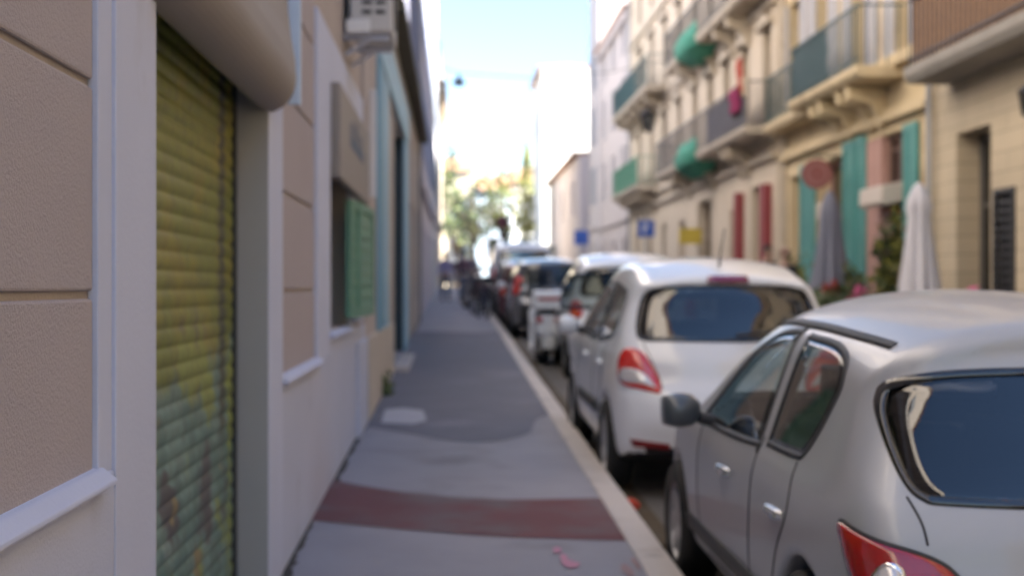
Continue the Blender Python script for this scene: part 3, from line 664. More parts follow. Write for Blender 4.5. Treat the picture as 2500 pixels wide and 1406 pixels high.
def plain_house(name, label, X, nx, y0, y1, h, wallm, shm, floors, sp=3., base=0, wd=1.1, cornice=True, roofm=TILE, doors=True, back=9., trim=None, pane=True):
    t = thing(name, label, 'house' if name == 'house' else 'building', (X, (y0+y1)/2, 0)); ops = []; dn = []
    n = max(1, int((y1-y0)/sp)); st = (y1-y0)/n
    for i in range(n):
        c = y0+st*(i+.5)
        for z in floors: ops.append((c-wd/2, c+wd/2, base+z, base+z+1.9))
        if doors: dn.append((c-.6, c+.6, base+.1, base+2.6))
    m = MB(); facade(m, X, nx, y0, y1, base-1, h, ops+dn, .22, back); m.build('wall', wallm, t)
    for o in ops:
        window(t, X, nx, o, .18, trim or WHITE, WIN, CURT)
        if shm:
            for a in (o[0]-.58, o[1]+.02): louvre(MB(), *sorted((X, X+nx*.045)), a, a+.56, o[2], o[3]).build('window_shutter', shm, t)
    for i, o in enumerate(dn):
        window(t, X, nx, o, .2, mat('brown_wood', (.16, .1, .075)), WIN, DARK, .1, name='door')
    if cornice:
        each_box('cornice', trim or wallm, t, [(X, X+nx*.12, y0, y1, base+3.3, base+3.5), (X, X+nx*.25, y0, y1, h-.35, h-.02)])
    xb = X-nx*back; xo = X+nx*.35
    MB().prism([(xb, h), (xo, h), (xo, h+.15), ((xb+xo)/2, h+(1.3 if cornice else .3)), (xb, h+.15)], 1, y0-.05, y1).build('roof', roofm, t)
    return t
plain_house('house', 'lilac grey house with blue shutters beyond the dark wooden eave', XL, 1, 34, 52, 16, mat('lilac_render', (.66, .62, .68), .9, .08, 1.2, bump=.2), mat('blue_grey_shutter', (.42, .46, .58), .7), (4.4, 7.4, 10.2), base=.8)
plain_house('house', 'bluish house at the far end of the left row', XL, 1, 52, 71, 16.5, mat('bluish_render', (.56, .55, .58), .9, .08, 1.2), SHUT, (4.4, 7.4, 10.6), base=1.2)
plain_house('house', 'tall sunlit cream house past the far end of the left row', -.72, 1, 75, 92, 12.4, CREAM, None, (4.6, 8, 11.4), base=1.6)
plain_house('house', 'cream house with sunlit upper floors, seen mirrored in the rear car windows', XL, 1, -30, -6, 17, CREAM, SHUT, (4.2, 7.4, 10.6), base=-.4)

# ------------------------------------------------------------------ right row
XR = 7.3
STONE = stone_mat('coursed_stone', (.50, .42, .30), (.46, .385, .27), (.33, .27, .19), 1.1, .27)
YEL = mat('yellow_stone', (.60, .485, .30), .88, .12, 1.2, bump=.3, dirt=((.42, .32, .19), .57, 1.4))
BEIGE = mat('beige_stone', (.60, .51, .385), .88, .12, 1.1, bump=.3, dirt=((.46, .385, .28), .58, 1.2))
TRIM = mat('stone_trim', (.50, .43, .33), .88, .15, 1.6, bump=.3, dirt=((.35, .29, .21), .55, 2))
TURQ = mat('turquoise_paint', (.085, .29, .27), .55, .14, 3, dirt=((.13, .33, .31), .6, 4))
TEAL = mat('teal_iron', (.04, .085, .09), .6, .2, 4)
GNET = mat('green_netting', (.06, .27, .18), .85, .2, 5, bump=.3, bscale=50)
PALE = mat('pale_pink_render', (.55, .49, .47), .9, .08, .9, bump=.2)
def balcony(par, X, nx, y0, y1, z, proj, slab, rail, brackets=(), mesh=None, thick=.2, ends=True):
    m = MB(); xo = X+nx*proj
    m.prism([(X, z-thick), (X+nx*proj*.9, z-thick), (xo, z-thick*.55), (xo, z), (X, z)], 1, y0, y1); b = m.build('balcony', slab, par, bevel=.015)
    for yb in brackets:
        m = MB(); pf = [(X, z-thick-.75), (X+nx*.12, z-thick-.7), (X+nx*.16, z-thick-.5), (X+nx*.3, z-thick-.32), (X+nx*proj*.8, z-thick-.25), (X+nx*proj*.85, z-thick-.004), (X, z-thick-.004)]
        m.prism(pf, 1, yb-.13, yb+.13); m.build('bracket', slab, b, bevel=.02)
    if rail:
        m = MB(); xr = X+nx*(proj-.06); m.box(xr-.02, xr+.02, y0+.03, y1-.03, z+.98, z+1.02); m.box(xr-.014, xr+.014, y0+.05, y1-.05, z+.1, z+.125)
        n = int((y1-y0)/.19)
        for i in range(n+1): yy = y0+.06+(y1-y0-.12)*i/n; m.box(xr-.009, xr+.009, yy-.008, yy+.008, z, z+.98)
        for yy in (y0+.05, y1-.05):
            m.box(*sorted((X, xr)), yy-.015, yy+.015, z+.985, z+1.015)
            for i in range(4): xx = X+(xr-X)*(i+.5)/4; m.box(xx-.008, xx+.008, yy-.008, yy+.008, z, z+.98)
        m.build('railing', rail, b)
    if mesh:
        mm, a, c, zt = mesh; xr = X+nx*(proj-.085); m = MB(); ny, nz = max(3, int((c-a)/.25)), 5
        m.v = [(xr+random.uniform(-.012, .012), a+(c-a)*i/ny, z+.04+(zt-.04)*j/nz) for i in range(ny+1) for j in range(nz+1)]
        m.f = [(i*(nz+1)+j, (i+1)*(nz+1)+j, (i+1)*(nz+1)+j+1, i*(nz+1)+j+1) for i in range(ny) for j in range(nz)]; m.m = [0]*len(m.f); m.build('balcony_screen', mm, b, True)
    return b

R1 = thing('house', 'coursed stone house with deep doorway, nearest on the right', 'house', (XR, 15, 0))
door = (19.45, 20.8, .4, 3.94); slot = (18.62, 19.26, 1.2, 2.96)
up = [(a, a+1.15, b, b+2.2) for a in (9.5, 12.5, 15.5, 18.8) for b in (5.0, 8.6)]
m = MB(); facade(m, XR, -1, 8, 21.8, -.5, 12.2, [door, slot]+up, .4); m.build('wall', STONE, R1)
window(R1, XR, -1, door, .38, mat('grey_door_paint', (.09, .085, .08), .6, .1, 4), WIN, DARK, .14, name='door')
m = MB(); a, b, c, d = slot; m.box(7.27, 7.34, a-.05, a+.02, c-.05, d+.05); m.box(7.27, 7.34, b-.02, b+.05, c-.05, d+.05); m.box(7.27, 7.34, a+.02, b-.02, d-.02, d+.05); m.box(7.27, 7.34, a+.02, b-.02, c-.05, c+.02)
gr = m.build('grille', IRON, R1); m = MB()
for i in range(14): zz = c+.06+i*(d-c-.1)/14; m.box(7.29, 7.31, a+.02, b-.02, zz, zz+.05)
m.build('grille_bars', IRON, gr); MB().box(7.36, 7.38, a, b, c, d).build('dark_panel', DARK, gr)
for o in up: window(R1, XR, -1, o, .22, WHITE, WIN, CURT)
WICK = mat('wicker_screen', (.27, .155, .085), .9, .5, 22, bump=.5, bscale=40)
balcony(R1, XR, -1, 9, 21.1, 4.95, .7, mat('grey_slab', (.27, .25, .22), .9, .15, 2), IRON, (), (WICK, 9.1, 20.95, 1.0), .24)
m = MB(); m.tube([(7.2, 21.72, .5), (7.2, 21.72, 12.1)], .05); m.build('downpipe', ZINC, R1)
m = MB(); m.box(6.95, XR, 8, 21.8, 11.85, 12.18); m.build('cornice', TRIM, R1)
MB().prism([(7.0, 12.2), (16.3, 12.2), (16.3, 12.3), (11.5, 13.6), (6.9, 12.3)], 1, 8, 21.8).build('roof', TILE, R1)

R2 = thing('house', 'yellow stone house with turquoise shutters and a cafe on its ground floor', 'house', (XR, 27, 0))
bays = [(23.15, 25.3, .5, 4.3), (26.75, 28.85, .5, 4.2), (30.15, 31.2, .6, 4.1)]
up = [(a, a+1.1, b, b+2.3) for a in (22.6, 25.2, 27.8, 30.2) for b in (5.6, 9.0)]+[(a, a+1.1, 12.2, 13.8) for a in (22.6, 25.2, 27.8, 30.2)]
m = MB(); facade(m, XR, -1, 21.8, 31.8, -.5, 14.8, bays+up, .35); m.build('wall', YEL, R2)
each_box('cornice', YEL, R2, [(7.16, XR, 21.9, 31.75, 4.48, 4.6), (7.08, XR, 21.9, 31.75, 5.32, 5.52), (7.22, XR, 21.9, 31.75, 4.6, 4.72), (6.9, XR, 21.85, 31.75, 14.4, 14.78)], .02)
ROSE = mat('rose_paint', (.42, .25, .21), .8, .12, 2)
window(R2, XR, -1, (23.15, 24.4, 3.4, 4.3), .14, mat('brown_wood', (.16, .10, .075)), WIN, DARK, .08)
m = MB(); m.box(7.27, 7.5, 24.42, 25.28, .5, 4.28); m.box(7.29, 7.5, 23.9, 24.4, .5, 3.0); m.build('door_surround', ROSE, R2, bevel=.01)
m = MB(); m.box(7.28, 7.6, 23.55, 23.88, .5, 3.0); m.build('door_surround', mat('ochre_paint', (.40, .24, .09), .8, .15, 2), R2, bevel=.01)
window(R2, XR, -1, (23.16, 23.54, .5, 3.0), .3, mat('brown_wood', (.16, .1, .075)), WIN, DARK, .06, False)
m = MB(); m.prism([(7.3, 3.1), (6.95, 3.02), (6.9, 3.08), (6.92, 3.36), (7.3, 3.42)], 1, 23.2, 24.5); m.build('awning_box', mat('cream_awning', (.52, .46, .40), .7, .08, 3), R2, bevel=.02)
window(R2, XR, -1, bays[1], .3, ROSE, WIN, mat('warm_room', (.16, .085, .055), .9), .12); window(R2, XR, -1, bays[2], .3, YEL, WIN, DARK, .1)
for a, b, z0, z1, x in ((22.42, 23.08, 1.1, 4.32, 7.22), (25.32, 25.98, 1.0, 4.4, 7.235), (26.02, 26.7, 1.0, 4.38, 7.215), (28.92, 30.1, 1.0, 4.25, 7.23)):
    louvre(MB(), x, x+.06, a, b, z0, z1, fr=.1).build('window_shutter', TURQ, R2)
    m = MB()
    for zz in (z0+.4, z1-.4): m.box(x+.06, XR, a+.03, a+.06, zz, zz+.03)
    m.build('shutter_hinge', IRON, R2)
for i, o in enumerate(up):
    window(R2, XR, -1, o, .25, WHITE, WIN, CURT)
    if i % 2 == 0:
        for a in (o[0]-.58, o[1]+.02): louvre(MB(), 7.25, 7.298, a, a+.54, o[2], o[3]).build('window_shutter', mat('pale_grey_shutter', (.46, .45, .46), .7, .08, 3), R2)
balcony(R2, XR, -1, 23.2, 28.0, 5.34, .82, YEL, TEAL, (24.3, 24.9, 26.2, 26.8), (TEAL, 25.3, 27.95, .98), .2)
balcony(R2, XR, -1, 28.04, 31.7, 5.30, .5, YEL, TEAL, (), None, .2)
balcony(R2, XR, -1, 21.9, 31.7, 8.8, .6, YEL, TEAL, (23, 26, 29), None, .2)
m = MB(); m.box(7.2, XR, 31.5, 31.78, -.5, 14.3); m.build('corner_pilaster', TRIM, R2, bevel=.01)
MB().prism([(7.0, 14.8), (16.3, 14.8), (16.3, 14.9), (11.5, 16.2), (6.9, 14.9)], 1, 21.85, 31.8).build('roof', TILE, R2)

R3 = thing('house', 'long beige stone house with green netting hung under its balconies', 'house', (XR, 45, 0))
wy = [32.4, 34.9, 37.3, 39.7, 42.3, 45.3, 48.4, 51.6, 55.0]
up = [(a, a+.95, z, z+2.2) for a in wy for z in (5.5, 8.7)]+[(a, a+.95, z, z+2.) for a in wy for z in (12.,)]
gd = [(32.85, 34.6, .7, 4.1), (36.4, 37.3, .8, 3.7), (40.0, 42.3, .8, 4.2), (44.6, 45.9, .9, 3.8), (48.6, 49.7, .9, 3.9), (52.0, 53.2, .9, 3.9), (55.6, 56.8, 1, 3.9)]
m = MB(); facade(m, XR, -1, 31.8, 58.5, -.5, 14.9, gd+up, .35); m.build('wall', BEIGE, R3)
for o in up: window(R3, XR, -1, o, .26, mat('grey_window_frame', (.25, .25, .25), .6), WIN, mat('dim_room', (.07, .066, .06), .9, .3, 3), .06, True)
BRN = mat('brown_wood', (.16, .10, .075)); GRD = mat('grey_door', (.22, .20, .185), .6, .1, 3)
for i, o in enumerate(gd): window(R3, XR, -1, o, .3, GRD if i in (0, 1) else BRN, WIN, DARK if i > 1 else GRD, .1, name='door')
REDP = mat('dark_red_paint', (.26, .045, .05), .6, .12, 3)
for a, b in ((32.35, 32.82), (35.5, 35.85)):
    m = MB(); m.box(7.1, XR, a, b, .8, 4.05); m.build('red_board', REDP, R3, bevel=.01)
each_box('cornice', TRIM, R3, [(7.17, XR, 31.82, 58.45, z, z+.14) for z in (4.6, 5.0, 8.1, 8.3, 11.4)]+[(6.85, XR, 31.82, 58.45, 14.5, 14.88)], .02)
for a in wy:
    for z in (7.72, 10.92): m = MB(); m.prism([(a-.25, z), (a+1.2, z), (a+1.2, z+.12), (a+.475, z+.34), (a-.25, z+.12)], 0, 7.15, XR); m.build('window_head', TRIM, R3, bevel=.015)
b1 = balcony(R3, XR, -1, 31.9, 46.5, 5.34, .72, TRIM, mat('grey_iron', (.12, .115, .125), .6, .2, 5), (34.8, 35.5, 39.4, 43.5), (mat('grey_screen', (.15, .145, .165), .8, .15, 3), 32.2, 37.2, .95), .2)
b2 = balcony(R3, XR, -1, 50.2, 57.8, 5.34, .85, TRIM, GREEN, (51, 52.2, 53.5, 55, 56.5), (GNET, 50.5, 57.5, .95), .22)
b3 = balcony(R3, XR, -1, 31.9, 44.5, 8.52, .72, TRIM, IRON, (34.8, 36.5, 39.4, 42.5), None, .2)
b4 = balcony(R3, XR, -1, 47.5, 57.8, 8.52, .85, TRIM, TEAL, (49, 51, 53, 55, 57), (mat('teal_screen', (.10, .24, .24), .8), 51, 57.5, .95), .22)
for b, zb in ((b1, 5.34), (b3, 8.52)):                    # green safety netting sagging under the balcony
    m = MB(); ny, na = 18, 15; y0, y1 = 38.5, 41.4; key = [(.70, .42), (.98, .02), (.92, -.30), (.5, -.56), (.12, -.50), (.02, -.30)]
    for i in range(ny+1):
        s_ = i/ny; yy = y0+(y1-y0)*s_; tp = 1-abs(2*s_-1)**3
        for j in range(na+1):
            q = j/na*(len(key)-1); a = min(int(q), len(key)-2); f_ = q-a; o_, h_ = [key[a][k]*(1-f_)+key[a+1][k]*f_ for k in (0, 1)]
            o_ = .72+(o_-.72)*tp if j < na*.5 else o_; h_ = h_*(.35+.65*tp) if h_ < 0 else h_
            m.v.append((XR-o_+.03*math.sin(s_*31+j), yy, zb+h_+.035*math.sin(s_*19+j*1.3)+random.uniform(-.02, .02)))
    m.f = [(i*(na+1)+j, (i+1)*(na+1)+j, (i+1)*(na+1)+j+1, i*(na+1)+j+1) for i in range(ny) for j in range(na)]; m.m = [0]*len(m.f)
    m.build('safety_netting', GNET, b, True)
m = MB(); m.tube([(7.2, 58.3, .9), (7.2, 58.3, 14.6)], .05); m.build('downpipe', ZINC, R3)
MB().prism([(7.0, 14.9), (16.3, 14.9), (16.3, 15), (11.5, 16.3), (6.9, 15)], 1, 31.8, 58.5).build('roof', TILE, R3)
plain_house('house', 'pale pink house after the beige stone house with green netting', XR, -1, 58.5, 70.4, 13.2, PALE, mat('white_shutter', (.55, .52, .52), .7), (4.6, 7.6, 10.4), base=1.2)
plain_house('house', 'tall pale house at the far end of the right row, its side wall sunlit', XR-.08, -1, 70.4, 75.6, 21, mat('white_pink_render', (.58, .53, .52), .9, .06, 1), SHUT, (4.6, 7.6, 10.4), base=1.35)
plain_house('house', 'low pinkish grey house below the white tower block', 6.75, -1, 76, 100, 8.8, mat('pinkish_grey_render', (.56, .51, .53), .9, .08, .8), None, (4.0,), 8, base=1.7, wd=1.5, cornice=False, doors=False)
plain_house('house', 'tan house before the coursed stone house on the right', XR, -1, -32, 8, 11.9, CREAM, SHUT, (4.4, 8, 11.6), base=-.4)
# beyond the square
T = plain_house('tower_block', 'bright white sunlit tower rising past the right row', 6.85, -1, 110, 122, 18.7, mat('white_tower_render', (.75, .73, .70), .9, .05, .6), None, (4, 8, 12), 4, base=1.7, doors=False, cornice=False, back=4.4)
for i, z in enumerate((7.5, 12)):
    m = MB(); m.box(8.6, 9.4, 109.97, 110.02, z, z+1.6); m.build('window', mat('pale_window', (.5, .5, .5), .4), T)
def far_house(label, x0, x1, y, h, col, wn):
    t = thing('house', label, 'house', ((x0+x1)/2, y, 1.7)); M_ = mat('far_render_'+wn, col, .9, .07, .5); m = MB(); m.box(x0, x1, y, y+9, 1, h); m.build('wall', M_, t)
    n = int((x1-x0)/2.6)
    for i in range(n):
        c = x0+(x1-x0)*(i+.5)/n
        for z in np.arange(4.2, h-2.4, 3.1):
            f = MB().box(c-.65, c+.65, y-.05, y+.02, z-.08, z+1.98).build('window', WHITE, t); MB().box(c-.5, c+.5, y-.07, y-.052, z, z+1.9).build('pane', CURT if (i+int(z)) % 2 else WIN, f)
    MB().prism([(y-.4, h), (y+9.2, h), (y+4.4, h+1.6)], 0, x0, x1).build('roof', TILE, t)
far_house('wide cream house closing the street behind the trees', -9, 1.9, 128, 12.2, (.72, .63, .50), 'cream')
far_house('narrow pale blue house behind the trees at the street end', 1.95, 5.2, 127, 10.4, (.50, .60, .68), 'pale_blue')
far_house('ochre house behind the trees, left of the cream house', -22, -9.1, 129, 13, (.6, .42, .25), 'ochre')
far_house('pale house between the pale blue house and the tower', 5.25, 16, 131, 11.5, (.66, .62, .58), 'pale')
BARK = mat('bark', (.10, .075, .055), .95, .25, 6, bump=.6, bscale=20)
LEAF = [mat('leaf_light', (.125, .155, .05), .6, .3, 2), mat('leaf_dark', (.05, .075, .03), .6, .3, 2), mat('leaf_yellow', (.16, .16, .03), .6, .3, 2)]
def tree(label, x, y, h, trunk_h, rx, rz, n, size, group='trees on the square at the street end', cols=(0, 1)):
    z0 = gz(y)-.05; t = thing('tree', label, 'tree', (x, y, z0), group); m = MB()
    m.tube([(x, y, z0), (x+.05, y, z0+trunk_h*.5), (x-.05, y+.05, z0+trunk_h), (x, y, z0+h*.8)], [.22, .17, .13, .04], 8); pts = []
    for i in range(9):
        a = i*2.4; e = random.uniform(.3, 1); r = rx*random.uniform(.5, .9); c = Vector((x+r*math.cos(a), y+r*math.sin(a), z0+trunk_h+(h-trunk_h)*random.uniform(.15, .85)))
        m.tube([(x, y, z0+trunk_h*random.uniform(.8, 1.1)), (x+r*.5*math.cos(a), y+r*.5*math.sin(a), c.z*.6+(z0+trunk_h)*.4), c], [.08, .055, .02], 6)
        for _ in range(n//9): v = rng.normal(size=3)*np.array([rx, rx, rz])*.30; pts.append(c+Vector(v))
    m.build('trunk', BARK, t, True); c = MB(); k = len(pts)//2; random.shuffle(pts); leaves(c, pts[:k], size, mi=0); leaves(c, pts[k:], size, mi=1); c.build('crown', [LEAF[i] for i in cols], t)
tree('sparse plane tree in front of the cream house, largest of the trees', 1.4, 100, 9.4, 3.2, 2.5, 2.4, 560, .25)
tree('smaller leafy tree against the left row at the street end', -.9, 96, 11.2, 4.5, 1.1, 2.2, 520, .2)
tree('low tree left of the traffic sign at the street end', .2, 106, 6.2, 2.4, 1.7, 1.5, 360, .22)
tree('airy yellow green tree before the pale blue house', 3.6, 101, 8.2, 3.0, 1.5, 1.9, 420, .25, cols=(0, 2))
z0 = gz(97); t = thing('tree', 'slender yellow green cypress left of the white tower', 'tree', (5.0, 97, z0), 'trees on the square at the street end')
MB().tube([(5, 97, z0), (5, 97, z0+8.5)], [.16, .03], 8).build('trunk', BARK, t, True)
pts = [];
for _ in range(2200): u = random.random(); r = .62*math.sin(math.pi*min(1, u*.9+.1))**.6*random.random()**.4; a = random.uniform(0, 6.28); pts.append((5+r*math.cos(a), 97+r*math.sin(a), z0+.5+u*9.3))
c = MB(); leaves(c, pts[:700], .15, .1, 0); leaves(c, pts[700:1700], .15, .1, 1); c.build('crown', [LEAF[0], mat('leaf_bright', (.24, .25, .06), .6, .3, 2)], t)

for o in list(C.objects):
    if o.parent is None and o.location.x > 6.9 and o.location.y < 32 and o is not R3: o.location.x += .15

o = MB(); leaves(o, [(5.6+random.uniform(-.9, .9), 92+random.uniform(-.8, .8), gz(92)+2.6*random.random()**.8) for _ in range(1500)], .14, .3)
o = o.build('hedge', LEAF[1]); o['label'] = 'dark clipped hedge below the cypress beside the tower'; o['category'] = 'hedge'

# ------------------------------------------------------------------ street furniture
t = thing('street_lamp', 'dark lamp hanging on a wire high over the street', 'street lamp', (.17, 45, 8.1))
MB().lathe([(0, 8.42), (.05, 8.40), (.07, 8.3), (.2, 8.17), (.21, 8.1), (.17, 8.1), (0, 8.14)], (.17, 45, 0), 2, 16).build('lamp_shade', mat('navy_enamel', (.02, .045, .08), .4), t, True)
MB().lathe([(0, 8.0), (.1, 8.03), (.13, 8.12), (0, 8.13)], (.17, 45, 0), 2, 14).build('bulb_glass', mat('milk_glass', (.45, .45, .45), .3), t, True)
MB().tube([(XL, 45, 8.9), (-.3, 45, 8.6), (.17, 45, 8.45), (2.5, 45, 8.3), (5, 45, 8.5), (XR, 45, 9.0)], .012, 6).build('wire', IRON, t)
def pole_sign(label, x, y, h, plate, face, back=ZINC, cat='road sign', r=.3, square=False):
    z0 = pz(y); t = thing('road_sign', label, cat, (x, y, z0)); MB().tube([(x, y, z0), (x, y, z0+h+.1)], .035, 10).build('pole', ZINC, t)
    zc = z0+h-r
    if square: m = MB(); m.box(x-r, x+r, y-.06, y-.045, zc-r, zc+r); d = m.build('plate', face, t, bevel=.01)
    else: d = MB().lathe([(0, y-.06), (r, y-.06), (r, y-.04), (0, y-.04)], (x, 0, zc), 1, 28).build('plate', face, t)
    return t, zc
SBLUE = mat('sign_blue', (.03, .10, .42), .4, .05, 3); SWHITE = mat('sign_white', (.75, .75, .75), .4, .03, 3)
t, zc = pole_sign('blue square parking sign with white letter on the right pavement', 6.25, 46, 2.75, None, SBLUE, square=True, r=.27)
m = MB(); x = 6.25; m.box(x-.10, x-.04, 45.935, 45.94, zc-.17, zc+.17)
pp = [(x-.038+.1*math.sin(a)*1., zc+.085+.085*math.cos(a)) for a in np.linspace(0, math.pi, 10)]; pi_ = [(x-.038+.045*math.sin(a), zc+.085+.035*math.cos(a)) for a in np.linspace(0, math.pi, 10)]
m.add([(u, 45.935, v) for u, v in pp+pi_], [(i, i+1, 11+i, 10+i) for i in range(9)]); m.build('letter', SWHITE, t)
t, zc = pole_sign('round sign coloured dark as an unlit back on a pole at the street end', 2.05, 60, 3.3, None, mat('unlit_sign_back', (.10, .02, .035), .5), r=.26)  # dark plum puts the shade of an unlit sign back into the colour
MB().box(1.93, 2.17, 59.95, 59.97, zc-.72, zc-.36).build('lower_plate', mat('sign_dark', (.05, .04, .05), .5), t)
t, zc = pole_sign('blue sign on a pole before the low pinkish grey house', 6.3, 70, 2.9, None, SBLUE, r=.35, square=True)
t = thing('projecting_sign', 'rounded yellow shop sign over a dark doorway', 'sign', (6.9, 41.2, 3.2))
m = MB(); pl = [(6.58, 2.98), (6.62, 2.94), (7.18, 2.94), (7.22, 2.98), (7.22, 3.36), (7.18, 3.4), (6.62, 3.4), (6.58, 3.36)]; m.prism(pl, 1, 41.15, 41.25)
m.build('panel', mat('yellow_plastic', (.62, .46, .06), .5, .06, 4), t, bevel=.01); m = MB(); m.box(7.2, XR, 41.18, 41.22, 3.3, 3.33); m.box(7.2, XR, 41.18, 41.22, 3.0, 3.03); m.build('bracket', IRON, t)
t = thing('shop_sign', 'round red sign over the cafe window between turquoise shutters', 'sign', (7.0, 27.0, 3.9))
MB().lathe([(0, 26.95), (.29, 26.95), (.29, 27.0), (0, 27.0)], (6.95, 0, 3.84), 1, 28).build('disc', mat('sign_red', (.30, .10, .09), .7, .08, 4), t)
MB().lathe([(.16, 26.94), (.2, 26.94), (.2, 26.95), (.16, 26.95)], (6.95, 0, 3.84), 1, 28).build('ring', mat('sign_pink', (.40, .18, .165), .6), t)
m = MB(); m.box(6.93, XR+.1, 26.96, 26.98, 4.16, 4.2); m.build('bracket', IRON, t)
def lantern(label, x, y, z, s=1):
    t = thing('wall_lantern', label, 'lantern', (x, y, z)); m = MB()
    m.tube([(XR, y, z+.55*s), (x+.1*s, y, z+.62*s), (x, y, z+.5*s)], .02*s); m.lathe([(0, .5*s), (.06*s, .47*s), (.17*s, .38*s), (.19*s, .36*s)], (x, y, z), 2, 6); m.lathe([(.1*s, 0), (0, -.04*s)], (x, y, z), 2, 6)
    for k in range(6): a = k*math.pi/3; m.tube([(x+.1*s*math.cos(a), y+.1*s*math.sin(a), z), (x+.17*s*math.cos(a), y+.17*s*math.sin(a), z+.37*s)], .008*s, 5)
    m.build('lamp_frame', IRON, t); MB().lathe([(.09*s, .01), (.155*s, .36*s)], (x, y, z), 2, 6).build('lamp_glass', WIN, t)
lantern('black wall lantern on the beige house above its far balcony', 6.75, 49.2, 7.1, 1.6)
lantern('dark wall lantern on the coursed stone house at the picture edge', 6.9, 16.8, 3.72, .8)
# cloth on the balcony
def cloth(name, label, x, y0, y1, z0, z1, mm, f=.05):
    m = MB(); n = 8
    m.v = [(x+f*math.sin(i*1.7+j*.6), y0+(y1-y0)*i/n+.02*math.sin(j), z0+(z1-z0)*j/n) for i in range(n+1) for j in range(n+1)]
    m.f = [(i*(n+1)+j, (i+1)*(n+1)+j, (i+1)*(n+1)+j+1, i*(n+1)+j+1) for i in range(n) for j in range(n)]; m.m = [0]*len(m.f)
    o = m.build(name, mm, None, True); o['label'] = label; o['category'] = 'cloth'; md = o.modifiers.new('s', 'SOLIDIFY'); md.thickness = .01; return o
cloth('hanging_cloth', 'orange red cloth hung by the beige balcony window', 6.62, 32.35, 32.95, 6.1, 6.95, mat('orange_red_cloth', (.42, .09, .06), .9, .2, 4))
cloth('hanging_cloth', 'cream cloth beside the orange red one on the balcony', 6.64, 31.95, 32.3, 6.0, 6.5, mat('cream_cloth', (.6, .5, .36), .9, .1, 4))
cloth('hanging_cloth', 'magenta cloth draped over the grey balcony rail', 6.55, 32.5, 33.4, 5.72, 6.3, mat('magenta_cloth', (.27, .03, .10), .9, .15, 5), .07)

# closed parasols
def parasol(label, x, y, top, low, prof, mm):
    z0 = pz(y); t = thing('parasol', label, 'parasol', (x, y, z0), 'closed parasols on the cafe terrace')
    MB().tube([(x, y, z0+.06), (x, y, z0+top-.02)], .022, 10).build('pole', mat('parasol_pole', (.35, .3, .25), .5), t, True)
    MB().lathe([(0, 0), (.28, 0), (.28, .05), (.06, .09), (0, .09)], (x, y, z0), 2, 24).build('base', mat('parasol_base', (.12, .12, .12), .8), t)
    m = MB(); n = 64; N = len(prof)
    for k in range(n):
        a = 2*math.pi*k/n
        for i, (r, h) in enumerate(prof):
            q = r*(1+.30*math.cos(8*a+i*.12)*min(1, i/3))*(1+.1*math.sin(3*a+1)); zz = h-(.06*(1+math.cos(8*a)) if i == N-1 else 0)
            m.v.append((x+q*math.cos(a), y+q*math.sin(a), z0+zz))
    m.f = [(k*N+i, ((k+1) % n)*N+i, ((k+1) % n)*N+i+1, k*N+i+1) for k in range(n) for i in range(N-1)]; m.m = [0]*len(m.f)
    m.build('canopy', mm, t, True)
    MB().lathe([(.10, top*.66), (.12, top*.66), (.12, top*.66+.05), (.1, top*.66+.05)], (x, y, z0), 2, 20).build('strap', mm, t)
parasol('white closed parasol on the cafe terrace', 6.62, 20.0, 2.6, 1., [(.015, 2.6), (.07, 2.54), (.135, 2.38), (.15, 2.25), (.125, 2.1), (.15, 1.8), (.19, 1.45), (.225, 1.2), (.25, 1.0)], mat('white_canvas', (.60, .585, .61), .9, .06, 3))
parasol('blue grey closed parasol on the cafe terrace', 6.62, 24.8, 2.7, 1.1, [(.015, 2.72), (.08, 2.62), (.14, 2.4), (.15, 2.2), (.17, 1.9), (.22, 1.5), (.27, 1.2), (.30, 1.08)], mat('blue_grey_canvas', (.19, .195, .24), .9, .08, 3))
t = thing('menu_board', 'small cream menu board above the blue grey parasol', 'sign', (7.1, 26.4, 3.0)); MB().box(7.02, 7.06, 26.6, 27.3, 2.98, 3.3).build('panel', mat('cream_board', (.5, .44, .36), .8), t); MB().box(7.06, XR, 26.9, 26.95, 3.1, 3.14).build('bracket', IRON, t)
